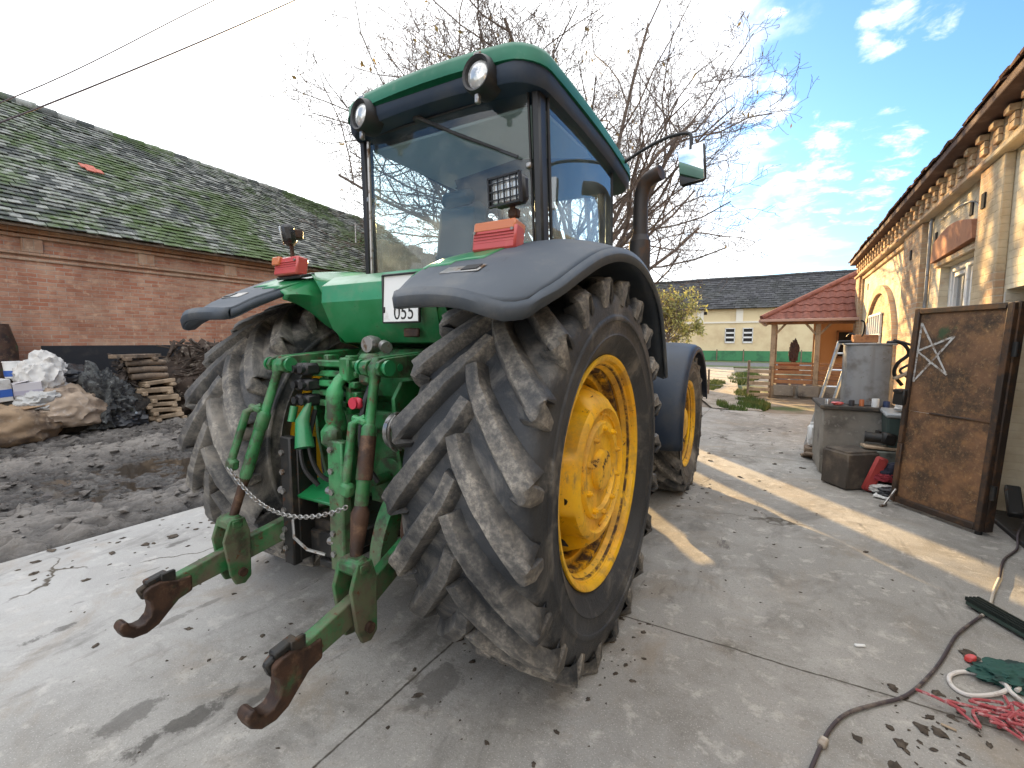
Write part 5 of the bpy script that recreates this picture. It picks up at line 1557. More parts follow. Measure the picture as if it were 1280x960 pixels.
def bucket(x, y, z, label):
    t = Thing('paint_bucket', label, 'bucket', (x, y, z), 'buckets on the rubbish heap')
    b = MB(); b.lathe([(0, .001), (0, .115), (.27, .135), (.27, .125), (.02, .105)], (x, y, z), 'z', 24); t.part('bucket_body', b, M['white'])
    b = MB(); b.lathe([(.03, .1195), (.03, .1225), (.13, .1300), (.13, .127)], (x, y, z), 'z', 24, close=True); t.part('blue_label', b, M['bluewhite'])
    b = MB(); b.lathe([(.265, .142), (.285, .142), (.285, .12), (.265, .12)], (x, y, z), 'z', 24, close=True); t.part('rim', b, M['white'])
bucket(-11.35, 2.55, 1.02, 'white paint bucket with blue label standing highest on the rubbish heap')
def carton(x, y, z, s, rz, label, m, band):
    t = Thing('carton', label, 'box', (x, y, z))
    b = MB(); b.box((x, y, z + s[2] / 2), s, (R(4), 0, rz), .008); body = t.part('carton_body', b, m)
    b = MB(); b.box((x, y, z + s[2] * .38), (s[0] + .006, s[1] + .006, s[2] * .36), (R(4), 0, rz), .006); t.part('print_band', b, band)
    b = MB(); b.box((x, y - s[1] * .2, z + s[2] + .012), (s[0], s[1] * .5, .008), (R(14), 0, rz), .002); t.part('flap', b, m)
carton(-11.0, 2.18, .66, (.34, .40, .36), .1, 'white carton with blue print at the near end of the heap', M['sackwhite'], M['bluewhite'])
carton(-10.98, 2.60, .68, (.30, .34, .28), -.15, 'greyish white carton beside the blue printed one', mat('grey_carton', (.48, .46, .48), .8), mat('mauve_band', (.34, .32, .38), .8))
b = MB(); b.box((-10.7, 2.55, .60), (.34, .36, .015), (R(6), R(10), .3), .003)
solo('cardboard_sheet', b, M['carton'], 'brown cardboard sheet lying in front of the cartons', 'cardboard', (-10.7, 2.55, .55))
# timber stack
rnd = random.Random(21)
LBL = ['lowest rough plank of the timber stack on the mud', 'second rough plank from the bottom of the timber stack', 'third rough plank from the bottom of the timber stack', 'curved offcut slab at mid height of the timber stack', 'broad sawn board above the curved offcut in the timber stack',
       'split billet resting askew on the broad sawn board', 'grey round pole above the split billet', 'second grey round pole from the top of the timber stack', 'third grey round pole from the top of the timber stack', 'topmost grey plank of the timber stack']
zz = .03
for k in range(10):
    h = (.13, .14, .12, .16, .16, .13, .13, .14, .14, .13)[k]
    y = 4.62 + rnd.gauss(0, .055) - .03 * k
    x = -11.25 - .02 * k
    b = MB()
    L = (.60, .56, .62, .6, .64, .55, .62, .66, .66, .60)[k]
    if k in (6, 7, 8):
        b.tube([(x + .2, y - L / 2, zz + h / 2), (x + .22, y, zz + h / 2 + .01), (x + .2, y + L / 2, zz + h / 2)], [.06, .065, .058], 10)
        b.tube([(x - .0, y - L / 2, zz + h / 2), (x, y + L / 2, zz + h / 2)], .06, 10)
        m = M['wood']
    else:
        b.box((x, y, zz + h / 2), (.62, L, h * .62), (rnd.gauss(0, .05), rnd.gauss(0, .03), rnd.gauss(0, .22)), .012)
        for q in (-.22, .22): b.box((x + .1, y + q, zz + h * .1), (.5, .09, h * .5), (0, 0, rnd.gauss(0, .1)), .01)
        m = M['wood_pale'] if k in (0, 1, 2, 3, 4, 5) else M['wood']
    solo('stacked_timber', b, m, LBL[k], 'timber', (x, y, zz), 'stacked timber by the barn wall')
    zz += h
br = MB(); rnd = random.Random(31)
for k in range(260):
    p = Vector((-11.45 + rnd.gauss(0, .22), rnd.uniform(5.0, 6.5), 0)); p.z = rnd.random() * (1.62 - .12 * abs(p.y - 5.6))
    d = Vector((rnd.gauss(0, 1), rnd.gauss(0, 1), rnd.gauss(0, .35))).normalized() * (.15 + .25 * rnd.random())
    br.tube([p - d, p + d * .1 + Vector((0, 0, rnd.gauss(0, .03))), p + d], [.012 + .03 * rnd.random() ** 2] * 3, 5)
br.add(*(lambda q: (q.v, q.f))(blob((-11.6, 5.6, .55), (.45, .8, .95), 40, .3, 2, 4, True, .15)))
tag(br.build('brushwood', mat('dark_brushwood', (.06, .042, .032), .9, 0, [dict(c=(.20, .17, .14), s=7, lo=.52, hi=.66), dict(c=(.02, .018, .016), s=4, lo=.5, hi=.7)], [(20, .6, .02)]), None, (-11.5, 5.6, 0), smooth=50), 'dark heap of brushwood and firewood beside the timber stack', 'brushwood', kind='stuff')
br = MB(); rnd = random.Random(37)
for k in range(120):
    p = Vector((-11.5 + rnd.gauss(0, .12), rnd.uniform(4.05, 4.38), rnd.random() * 1.38))
    d = Vector((rnd.gauss(0, 1), rnd.gauss(0, .5), rnd.gauss(0, .4))).normalized() * (.12 + .15 * rnd.random())
    br.tube([p - d, p + d], [.015 + .03 * rnd.random() ** 2] * 2, 5)
tag(br.build('firewood', mat('dark_firewood', (.045, .035, .03), .9, 0, [dict(c=(.15, .12, .10), s=7, lo=.52, hi=.66)], [(20, .6, .02)]), None, (-11.5, 4.2, 0), smooth=50), 'narrow dark pile of split firewood on the near side of the timber stack', 'firewood', kind='stuff')
# rusted drum and post at the left edge
t = Thing('rusted_drum', 'tall rusted drum with a wooden post in it at the near end of the heap', 'drum', (-11.95, 2.45, 0))
b = MB(); b.lathe([(0, .001), (0, .30), (.42, .305), (.45, .32), (.48, .305), (.92, .305), (.95, .32), (.98, .305), (1.55, .31), (1.95, .22), (1.95, .001)], (-11.95, 2.45, 0), 'z', 28)
t.part('drum_body', b, M['rust'], smooth=50)
b = MB(); b.box((-11.95, 2.40, 2.25), (.16, .16, .75), (R(3), 0, .3), .02)
t.part('post', b, M['wood_pale'])

# ------------------------------------------------------------------ CLUTTER by the right wall
t = Thing('concrete_trough', 'weathered grey concrete trough standing against the brick outbuilding', 'trough', (.8, 7.2, 0))
b = MB(); b.box((.80, 7.28, .41), (.74, .82, .82), (0, 0, R(3)), .02); t.part('trough_body', b, M['stone'])
b = MB(); b.box((.80, 7.27, .84), (.80, .90, .05), (0, 0, R(3)), .01); t.part('slab', b, mat('dark_slab', (.05, .045, .04), .85, 0, [dict(c=(.14, .11, .08), s=7, lo=.5, hi=.7)]))
t = Thing('metal_tank', 'tall grey galvanised tank on top of the concrete trough', 'tank', (.88, 7.25, .87))
b = MB()
poly = []
for k in range(40):
    a = 2 * PI * k / 40; ca, sa = math.cos(a), math.sin(a)
    e = 5; q = (abs(ca) ** e + abs(sa) ** e) ** (-1 / e)
    rib = .008 * (1 if k % 5 == 0 else 0)
    poly.append((.90 + (.235 + rib) * q * ca, 7.25 + (.235 + rib) * q * sa))
b.prism(poly, 'z', .87, 1.60); t.part('tank_body', b, M['galv'], bevel=.004)
b = MB(); b.box((.90, 7.25, 1.61), (.50, .50, .022), (0, 0, R(2)), .006); t.part('lid', b, M['galv'])
def rubbox(name, c, s, rot, m, label, cat, ch=.01): 
    b = MB(); b.box(c, s, rot, ch); return solo(name, b, m, label, cat, c)
rubbox('brick', (.86, 7.18, 1.675), (.25, .12, .10), (0, 0, .2), mat('single_brick', (.42, .2, .09), .9, 0, [dict(c=(.25, .1, .05), s=9, lo=.5, hi=.7)], [(30, .4, .01)]), 'orange brick lying on top of the metal tank', 'brick')
b = MB(); b.tube(spline([(.68, 7.2, 1.70), (.72, 7.15, 1.74), (.82, 7.12, 1.70), (.84, 7.1, 1.86), (.80, 7.1, 1.90)], 5), .010, 8); b.tube([(.60, 7.2, 1.635), (.80, 7.2, 1.64)], .018, 8)
solo('bent_pipe', b, M['iron'], 'thin bent black pipe lying on top of the metal tank', 'pipe', (.7, 7.2, 1.62))
b = MB(); b.tube(spline([(1.08, 7.15, 1.63), (1.20, 7.05, 1.62), (1.27, 7.05, 1.50), (1.18, 7.08, 1.38), (1.16, 7.1, 1.25), (1.24, 7.1, 1.12)], 6), .020, 8); b.tube(spline([(1.12, 7.05, 1.66), (1.3, 7.0, 1.58), (1.32, 7.0, 1.42), (1.2, 7.05, 1.30), (1.3, 7.0, 1.2)], 6), .014, 8)
solo('rubber_hose', b, M['black'], 'dark rubber hose looped down the right side of the metal tank', 'hose', (1.2, 7.05, 1.0))
b = MB(); b.box((1.27, 7.0, 1.28), (.30, .12, .03), (0, R(-32), 0), .006)
solo('plank', b, M['wood_pale'], 'short weathered plank propped beside the metal tank', 'plank', (1.27, 7.0, 1.1))
# things along the front edge of the slab
rnd = random.Random(4)
EDGE = [('tin_can', (.50, 6.90), M['alu'], 'bare metal tin at the left corner of the trough slab', 'tin'), ('red_rag', (.60, 6.88), M['red'], 'red rag on the trough slab left of the tank', 'rag'),
        ('small_pot', (.74, 6.88), mat('dark_pot', (.03, .03, .035), .5), 'dark pot on the trough slab in front of the tank', 'pot'), ('yellow_tin', (.84, 6.90), M['orange'], 'orange tin on the trough slab in front of the tank', 'tin'),
        ('white_cup', (.97, 6.89), M['white'], 'white cup on the trough slab in front of the tank', 'cup'), ('blue_tin', (1.08, 6.92), mat('dark_blue_tin', (.03, .05, .12), .5), 'dark blue tin at the right end of the trough slab', 'tin')]
for nm, (x, y), m, lb_, ct in EDGE:
    if nm == 'red_rag': b = blob((x, y, .885), (.06, .04, .025), 60, .4, 2, 3)
    else:
        b = MB(); r = .024 + .014 * rnd.random(); h = .06 + .05 * rnd.random()
        b.lathe([(0, .001), (0, r), (h * .9, r), (h, r * .92), (h, r * .8), (h * .5, r * .78), (h * .5, .001)], (x, y, .866), 'z', 14)
    solo(nm, b, m, lb_, ct, (x, y, .866), smooth=40)
b = MB(); b.box((.71, 6.42, .21), (.40, .36, .40), (0, 0, R(38)), .012); b.box((.71, 6.42, .415), (.36, .32, .03), (0, 0, R(38)), .006)
tt = solo('wooden_crate', b, mat('dark_crate', (.06, .05, .042), .85, 0, [dict(c=(.13, .105, .08), s=5, lo=.45, hi=.7)], [(20, .5, .01)]), 'dark grey wooden crate on the concrete in front of the trough', 'crate', (.71, 6.42, 0), bevel=.004)
t = Thing('chair_cushion', 'red oval cushion leaning on the dark wooden crate', 'cushion', (.90, 6.28, 0))
b = MB(); b.box((.92, 6.26, .20), (.13, .05, .40), (0, R(20), R(20)), .02); t.part('cushion_body', b, mat('red_cloth', (.36, .045, .04), .75, 0, [dict(c=(.22, .03, .03), s=6, lo=.45, hi=.7)], [(30, .3, .005)]), bevel=.03, seg=4)
t = Thing('canister', 'white plastic canister on the ground left of the trough', 'canister', (.44, 8.1, 0))
b = MB(); b.box((.46, 8.05, .27), (.19, .14, .30), (0, 0, .2), .03); t.part('canister_body', b, M['white'])
b = MB(); b.cyl((.42, 8.05, .42), (.42, 8.05, .46), .03, 12); b.tube([(.46, 8.05, .42), (.48, 8.06, .45), (.53, 8.07, .42)], .012, 6); t.part('cap', b, M['white'])
b = MB()
for k in range(3): b.box((.45 + .02 * k, 7.75 - .1 * k, .025 + .03 * k), (.34, .10, .026), (0, 0, .1 - .2 * k), .004)
b.box((.48, 8.02, .05), (.3, .26, .10), None, .01)
solo('timber_offcuts', b, M['wood'], 'low pile of dark timber offcuts under the white canister', 'offcuts', (.45, 7.8, 0))
# ladder
t = Thing('ladder', 'aluminium ladder leaning beside the metal tank', 'ladder', (.45, 8.5, 0))
def lad(s): 
    b = MB()
    p0 = Vector((.36 + .17 * s, 8.5 - .03 * s, .02)); p1 = p0 + Vector((.36, .05, 1.62))
    b.tube([p0, p1], .026, 6); return b, p0, p1
rl = []
for s in (0, 1):
    b, p0, p1 = lad(s); rl.append((p0, p1)); t.part('rail', b, M['alu'])
b = MB()
for k in range(6):
    q = (k + .7) / 6.4
    b = MB(); b.tube([rl[0][0].lerp(rl[0][1], q), rl[1][0].lerp(rl[1][1], q)], .014, 8)
    t.part('rung', b, M['alu'])
# waste bin
t = Thing('waste_bin', 'dark green waste bin with pale lid behind the gate leaf', 'bin', (1.22, 6.68, 0))
b = MB(); b.loft([[(1.22 + w * a, 6.68 + w * c_, z) for a, c_ in ((-1, -1), (1, -1), (1, 1), (-1, 1))] for z, w in ((.02, .155), (.80, .19))]); t.part('bin_body', b, mat('dark_green_plastic', (.035, .06, .055), .5, 0, [dict(c=(.1, .1, .09), s=6, lo=.55, hi=.75)]), bevel=.02)
b = MB(); b.box((1.22, 6.68, .835), (.42, .42, .05), (R(3), 0, 0), .015); t.part('lid', b, mat('grey_plastic_lid', (.30, .32, .33), .5))
b = blob((1.20, 6.62, .90), (.10, .09, .05), 66, .3, 2, 3); solo('white_rag', b, M['sackwhite'], 'white crumpled bag lying on the waste bin lid', 'bag', (1.2, 6.62, .86), smooth=50)
# pieces piled in front of the trough
t = Thing('engine_part', 'dark greasy engine part on the pile between crate and bin', 'engine part', (1.0, 6.55, .40))
b = MB(); b.cyl((.86, 6.55, .56), (1.02, 6.52, .56), .055, 14); b.box((1.05, 6.52, .56), (.14, .12, .13), (0, .2, .3), .02); b.cyl((.95, 6.55, .56), (.97, 6.55, .64), .03, 10)
t.part('casting', b, M['iron'], bevel=.004)
b = MB(); b.cyl((.845, 6.552, .56), (.86, 6.55, .56), .062, 14); t.part('flange', b, M['iron'])
rubbox('plank', (1.02, 6.52, .455), (.40, .16, .03), (0, R(3), R(10)), M['wood_pale'], 'pale board under the greasy engine part', 'board', .006)
rubbox('tool_crate', (1.02, 6.55, .36), (.38, .28, .14), (0, 0, R(8)), mat('grey_green_crate', (.12, .13, .11), .8, 0, [dict(c=(.05, .05, .045), s=5, lo=.5, hi=.7)]), 'grey green crate below the pale board', 'crate', .012)
rubbox('metal_shelf', (1.02, 6.55, .14), (.40, .30, .28), (0, 0, R(6)), M['heap'], 'blackened low box at the bottom of the pile beside the bin', 'box', .02)
solo('dark_rag', blob((1.06, 6.33, .20), (.14, .08, .11), 70, .35, 2, 4, True, .2), mat('navy_rag', (.02, .022, .04), .85), 'dark navy rag hanging over the blackened box', 'rag', (1.06, 6.33, .1), smooth=50)
solo('red_rag', blob((1.00, 6.26, .17), (.09, .05, .05), 71, .4, 2, 4, True, .2), mat('dark_red_rag', (.22, .02, .03), .85), 'dark red rag right of the oval cushion', 'rag', (1.0, 6.26, .1), smooth=50)
solo('white_rag', blob((1.02, 6.20, .06), (.13, .07, .045), 72, .4, 2, 4, True, .2), M['sackwhite'], 'white crumpled plastic bag on the ground beside the oval cushion', 'bag', (1.02, 6.2, 0), smooth=50)
rubbox('booklet', (.98, 6.05, .022), (.17, .11, .018), (0, R(4), R(-20)), M['white'], 'white booklet lying on the concrete near the gate foot', 'booklet', .002)
solo('black_bag', blob((1.08, 6.12, .05), (.13, .09, .06), 73, .35, 2, 4, True, .2), M['blackbag'], 'small black bag on the concrete behind the white booklet', 'bag', (1.08, 6.12, 0), smooth=50)
rubbox('rag_box', (.86, 6.95, .60), (.34, .04, .13), (0, R(-4), 0), M['wood_pale'], 'pale offcut board leaning across the trough front', 'board', .004)

# ------------------------------------------------------------------ NEAR RIGHT: cable, cord, cloth, rope
def mark(b, n, m, lb_, ct, o, **k): return solo(n, b, m, lb_, ct, o, **k)
M['cable'] = mat('dirty_cable', (.055, .042, .048), .6, 0, [dict(c=(.16, .13, .11), s=14, lo=.5, hi=.7)])
M['cablewhite'] = mat('dirty_white_cable', (.50, .45, .38), .6, 0, [dict(c=(.3, .25, .2), s=9, lo=.5, hi=.7)])
t = Thing('extension_cable', 'dark extension cable snaking over the concrete into the doorway', 'cable', (.6, 3, 0))
b = MB(); b.tube(spline([(.02, 1.5, .012), (.11, 1.78, .012), (.17, 2.01, .012), (.24, 2.24, .012), (.32, 2.39, .013), (.45, 2.53, .012), (.54, 2.62, .012), (.63, 2.76, .012), (.76, 3.02, .012), (.89, 3.33, .012), (.97, 3.48, .012), (1.09, 3.68, .012)], 8), .0078, 8)
t.part('cable_sheath', b, M['cable'])
b = MB(); b.tube(spline([(1.09, 3.68, .012), (1.15, 3.78, .011), (1.20, 3.92, .011), (1.27, 4.12, .011), (1.36, 4.35, .012)], 8), .0085, 8)
t.part('pale_length', b, M['cablewhite'])
b = MB(); b.tube(spline([(1.36, 4.35, .012), (1.50, 4.75, .012), (1.66, 5.05, .014), (1.74, 5.3, .055), (1.9, 5.7, .055), (2.05, 5.95, .3), (2.1, 6.05, .9), (2.12, 6.06, 1.6)], 8), .008, 8)
t.part('indoor_length', b, M['cable'])
b = MB(); b.box((.212, 2.15, .014), (.03, .05, .028), (0, 0, R(-20)), .006); t.part('cable_tie', b, M['cablewhite'])
b = MB(); b.tube(spline([(1.10, 3.10, .012), (1.00, 2.96, .014), (.94, 2.88, .016), (.86, 2.82, .012), (.80, 2.80, .010), (.765, 2.84, .010), (.775, 2.92, .010), (.84, 2.99, .012), (.92, 3.005, .014), (.975, 2.96, .024), (.985, 2.90, .022), (1.02, 2.85, .014), (1.07, 2.86, .012), (1.09, 2.93, .012), (1.05, 2.98, .020), (1.01, 2.93, .022)], 7), .0095, 8)
mark(b, 'white_rope', mat('white_cord', (.66, .63, .60), .6, 0, [dict(c=(.35, .3, .26), s=14, lo=.55, hi=.75)]), 'white cord lying in a loop on the concrete', 'cord', (.9, 2.9, 0))
b = MB(); rnd = random.Random(8)
for k in range(7):
    P = [(.93 + rnd.gauss(0, .055) + .03 * j * math.cos(k), 2.74 + rnd.gauss(0, .05) - .018 * j, .012 + .02 * rnd.random() + .004 * k) for j in range(9)]
    b.tube(spline(P, 5), .0065, 6)
b.tube(spline([(.86, 2.62, .01), (.93, 2.66, .012), (1.0, 2.60, .012), (1.06, 2.66, .01)], 5), .0065, 6)
mark(b, 'red_rope', mat('faded_red_rope', (.38, .075, .085), .8, 0, [dict(c=(.5, .3, .3), s=40, lo=.5, hi=.65)], [(120, .5, .003)]), 'tangled faded red rope below the white cord', 'rope', (.93, 2.74, 0))
b = blob((1.04, 3.06, .020), (.15, .085, .035), 80, .4, 2.2, 5, True, .18, .5)
mark(b, 'green_cloth', mat('dark_green_cloth', (.018, .075, .062), .8, 0, [dict(c=(.01, .03, .028), s=8, lo=.45, hi=.65)], [(30, .4, .006)]), 'dark green crumpled cloth inside the white cord loop', 'cloth', (1.04, 3.06, 0), smooth=60)
b = MB(); b.lathe([(0, .001), (0, .024), (.016, .022), (.02, .018), (.02, .001)], (.90, 3.12, .012), 'z', 18); b.v = [(x, y, z + (x - .90) * .35 + .004) for x, y, z in b.v]
mark(b, 'bottle_top', mat('red_plastic_cap', (.55, .06, .055), .4), 'small red plastic bottle top between cable and green cloth', 'bottle top', (.9, 3.12, 0))
t = Thing('floor_brush', 'dark green stiff brush lying on the concrete at the right edge', 'brush', (1.22, 3.6, 0))
b = MB(); bc = Vector((1.205, 3.60, .028)); rz = R(-60)
Mb = Matrix.Rotation(rz, 3, 'Z'); b.box(bc, (.50, .085, .03), Mb, .008); t.part('brush_back', b, mat('brush_green', (.03, .055, .045), .6, 0, [dict(c=(.09, .1, .09), s=9, lo=.5, hi=.7)]))
b = MB(); rnd = random.Random(12)
for k in range(60):
    for j in range(4):
        p = bc + Mb @ Vector((-.245 + k * .0083, -.036 + j * .024, .012))
        b.box(p + Vector((0, 0, .014)), (.005, .014, .022), Mb)
t.part('bristle', b, mat('dark_bristle', (.012, .02, .018), .6), smooth=0)
b = MB(); b.box((.43, 2.99, .007), (.055, .018, .012), (0, 0, .4), .004)
mark(b, 'cigarette_end', M['white'], 'tiny white cigarette end on bare concrete left of the cable', 'cigarette end', (.43, 2.99, 0))
b = MB(); b.box((.68, 2.52, .006), (.05, .012, .008), (0, 0, -.3), .003)
mark(b, 'straw', M['wood_pale'], 'short pale stick beside the dark mud crumbs', 'stick', (.68, 2.52, 0))
b = MB(); b.box((1.80, 5.62, .25), (.10, .34, .07), (R(32), 0, R(-10)), .012)
mark(b, 'hand_brush', M['iron'], 'dark hand brush leaning against the whitewashed doorway wall', 'brush', (1.8, 5.62, .1))

# ------------------------------------------------------------------ PORCH with red tiles
po = Thing('garden_porch', 'open timber porch with hipped red tile roof beyond the outbuilding', 'porch', (0, 15.9, 0))
PX0, PX1, PY0, PY1, PZ = -.30, 4.6, 15.9, 20.0, 2.26
b = MB(); b.box(((PX0 + PX1) / 2, (PY0 + PY1) / 2, .16), (PX1 - PX0 + .1, PY1 - PY0, .40), None, .015); po.part('plinth', b, M['stone'])
b = MB()
for k in range(8):
    b = MB(); b.box((PX0 + .35 + k * .62, PY0 - .07, .20), (.55, .06, .34), (0, 0, rnd.gauss(0, .02)), .03); po.part('foundation_stone', b, M['stone'])
b = MB(); b.box((2.72, 18.6, 1.35), (3.76, .2, 2.0)); b.box((PX1, 17.9, 1.3), (.2, 4, 2.0)); po.part('back_wall', b, M['orange_pl'], smooth=0)
b = MB(); b.box((1.9, 18.49, 1.55), (.8, .03, .85)); bw = po.part('window', b, M['darkroom'], smooth=0)
b = MB(); 
for x in (1.5, 1.9, 2.3): b.box((x, 18.46, 1.55), (.05, .04, .9))
b.box((1.9, 18.46, 1.97), (.85, .04, .05)); b.box((1.9, 18.46, 1.13), (.85, .04, .05)); po.part('window_frame', b, M['wood_orange'], bw)
for (x, y) in ((PX0 + .02, PY0 + .06), (.83, PY0 + .06), (2.0, PY0 + .06), (PX0 + .02, 17.9), (PX0 + .02, 19.8)):
    b = MB(); b.box((x, y, 1.28), (.13, .13, 1.92), None, .012)
    for s in (-1, 1):
        if y < 16.5 and not (x < 0 and s < 0): b.tube([(x + s * .05, y, 1.85), (x + s * .32, y, 2.18)], .035, 6)
    po.part('porch_post', b, M['wood_pale'])
b = MB()
for k, z in enumerate((.46, .60, .74, .88, 1.0)):
    h = .112 if k < 4 else .06
    b.box(((PX0 + PX1) / 2, PY0 + .045, z), (PX1 - PX0 - .1, .03, h), None, .006); b.box((PX0 + .045, 17.9, z), (.03, PY1 - PY0 - .1, h), None, .006)
po.part('railing', b, M['wood_orange'])
b = MB(); b.box(((PX0 + PX1) / 2, PY0 + .02, 2.20), (PX1 - PX0 + .3, .12, .12), None, .01); b.box((PX0, 17.9, 2.20), (.12, 4.2, .12), None, .01); po.part('roof_beam', b, M['wood_orange'])
RX0_, RY0_, AX, AY, AZ = PX0 - .30, PY0 - .35, 2.7, 18.4, 4.15
def wave_roof(mb, A, B, C, rows, cols, amp=.035):
    """triangle/trapezoid eave A->B rising to apex C with wavy pantiles"""
    A, B, C = Vector(A), Vector(B), Vector(C)
    nrm = (B - A).cross(C - A).normalized()
    if nrm.z < 0: nrm = -nrm
    E = (B - A); L = E.length; W = .22; e = E / L
    foot = (C - A).dot(e); U = (C - A) - e * foot; Hs = U.length; u = U / Hs
    for r in range(rows):
        t0, t1 = r / rows, (r + 1) / rows + .02
        for k in range(int(L / W * 6)):
            x0, x1 = k * W / 6, (k + 1) * W / 6
            def clampx(x, t):
                lo = foot * t; hi = L - (L - foot) * t
                return min(max(x, lo), hi)
            P = []
            for (x, t, dz) in ((x0, t0, .03), (x1, t0, .03), (x1, min(t1, 1), 0), (x0, min(t1, 1), 0)):
                xx = clampx(x, t)
                P.append(A + e * xx + u * (Hs * t) + nrm * (dz + amp * (.5 + .5 * math.cos(2 * PI * xx / W))))
            if (P[0] - P[1]).length < 1e-4 and (P[2] - P[3]).length < 1e-4: continue
            P += [P[0] - nrm * .03, P[1] - nrm * .03]
            mb.add(P, [(0, 1, 2, 3), (4, 5, 1, 0)], .35 + .6 * abs(nz(int(x0 / W + .5) * 3.3, r * 2.7, 4)))
b = MB()
wave_roof(b, (RX0_, RY0_, PZ), (5.2, RY0_, PZ), (AX, AY, AZ), 9, 1)
wave_roof(b, (RX0_, 20.2, PZ), (RX0_, RY0_, PZ), (AX, AY, AZ), 9, 1)
pr_ = po.part('roof', b, M['redtile'], smooth=40, recalc=False)
b = MB(); b.tube([(RX0_, RY0_, PZ + .07), (AX, AY, AZ + .07)], .075, 10, a=.5); po.part('hip_ridge', b, M['redtile'], pr_)
b = MB(); b.add([(RX0_, RY0_, PZ - .03), (5.2, RY0_, PZ - .03), (AX, AY, AZ - .05), (RX0_, 20.2, PZ - .03)], [(0, 1, 2), (0, 2, 3)]); po.part('roof_deck', b, M['wood_orange'], pr_, smooth=0)
b = MB(); b.box(((RX0_ + 5.2) / 2, RY0_ - .03, PZ - .01), (5.8, .09, .08), None, .012); b.box((RX0_ - .03, 17.9, PZ - .01), (.09, 4.6, .08), None, .012); po.part('gutter', b, mat('pinkish_gutter', (.42, .27, .22), .5), pr_)
b = blob((.27, 16.25, 1.34), (.11, .09, .30), 90, .35, 1.6, 5, False, .22); solo('hanging_coat', b, mat('dark_coat', (.06, .035, .03), .9), 'dark coat hanging inside the porch by the corner post', 'coat', (.27, 16.25, 1.1), smooth=50)
b = MB(); b.box((.15, 16.05, .86), (.55, .02, .26), (R(5), 0, 0), .008); b.box((.15, 16.05, .80), (.5, .05, .12), (R(-6), 0, 0), .01)
solo('folded_blanket', b, mat('rust_red_blanket', (.32, .10, .06), .9), 'rust red blanket hung on the porch railing', 'blanket', (.15, 16.05, .8))
t = Thing('pallet_gate', 'low gate of pale horizontal pallet boards beside the porch', 'gate', (-.6, 15.7, 0))
b = MB()
for k, z in enumerate((.06, .22, .40, .58, .76)): b.box((-.58, 15.66 + .01 * (k % 2), z), (.56, .03, .10), (0, R((-2, 1, 0, -1, 2)[k]), 0), .006)
t.part('boards', b, M['wood_pale'])
for x in (-.88, -.31):
    b = MB(); b.box((x, 15.72, .52 if x < -.5 else .45), (.07, .07, 1.12 if x < -.5 else .95), None, .01); t.part('post', b, M['wood'])
t = Thing('wire_fence', 'thin wire fence on dark posts across the path', 'fence', (-2, 16, 0))
for (x, y, h) in ((-1.98, 15.6, .78), (-3.3, 15.6, .8), (-4.6, 15.6, .8)):
    b = MB(); b.box((x, y, h / 2 - .05), (.055, .055, h + .1), None, .008); t.part('post', b, M['wood'])
b = MB()
for z in (.3, .55, .74): b.tube([(-4.6, 15.6, z), (-3.3, 15.6, z - .015), (-1.98, 15.6, z), (-1.4, 15.65, z - .03), (-.9, 15.7, z)], .006, 5)
t.part('wire', b, M['galv'])

# ------------------------------------------------------------------ FAR HOUSE and hedge board
ho = Thing('yellow_house', 'long cream yellow house with dark grey roof across the road', 'house', (-2, 48, 0))
HX0, HX1, HY0, HY1, HZ = -16.0, 14.0, 45.0, 53.0, 4.55
b = MB(); b.box(((HX0 + HX1) / 2, (HY0 + HY1) / 2, HZ / 2), (HX1 - HX0, HY1 - HY0, HZ)); ho.part('wall', b, M['cream'], smooth=0)
b = MB(); b.box(((HX0 + HX1) / 2, HY0 - .04, 3.32), (HX1 - HX0, .10, .14)); 
for x in (-11, -6.6, -3.42, 1.4): b.box((x, HY0 - .035, 3.9), (.55, .09, 1.1))
ho.part('stucco_band', b, mat('white_stucco', (.72, .68, .58), .85), smooth=0)
b = MB(); b.box(((HX0 + HX1) / 2, HY0 - .05, .35), (HX1 - HX0, .12, .7)); ho.part('plinth', b, M['stone'], smooth=0)
for x in (-9.5, -4.12, -2.72, 3.2):
    b = MB(); b.box((x, HY0 - .01, 2.18), (.72, .04, 1.25)); wo = ho.part('window', b, M['darkroom'], smooth=0)
    b = MB()
    for z in (1.58, 2.0, 2.4, 2.78): b.box((x, HY0 - .05, z), (.76, .06, .14 if z < 2.7 else .07))
    for dx in (-.37, .37): b.box((x + dx, HY0 - .05, 2.18), (.06, .06, 1.3))
    ho.part('shutter_frame', b, M['winframe'], wo, smooth=0)
b = MB(); b.box((-6.2, HY0 - .02, 4.15), (.28, .05, .25)); ho.part('air_vent', b, M['darkroom'], smooth=0)
b = MB(); rnd = random.Random(2)
sl3 = math.hypot(4.0, 3.0)
tile_roof(b, Vector((HX0 - .4, HY0 - .45, HZ - .05)), Vector((1, 0, 0)), Vector((0, 4.45, 3.0)).normalized(), Vector((0, -3.0, 4.45)).normalized(), HX1 - HX0 + .8, 5.4, .42, .36, rnd, thick=.02, jit=.02)
hr = ho.part('roof', b, M['slate'], smooth=0, recalc=False)
b = MB(); b.add([(HX0 - .4, HY0 - .45, HZ - .09), (HX1 + .4, HY0 - .45, HZ - .09), (HX1 + .4, 49, HZ + 2.92), (HX0 - .4, 49, HZ + 2.92), (HX1 + .4, 53.4, HZ - .1), (HX0 - .4, 53.4, HZ - .1)], [(0, 1, 2, 3), (3, 2, 4, 5)]); ho.part('roof_deck', b, M['slate'], hr, smooth=0)
b = MB(); b.tube([(HX0 - .4, 49, HZ + 3.0), (HX1 + .4, 49, HZ + 3.0)], .14, 8, a=.3); ho.part('ridge', b, M['slate'], hr)
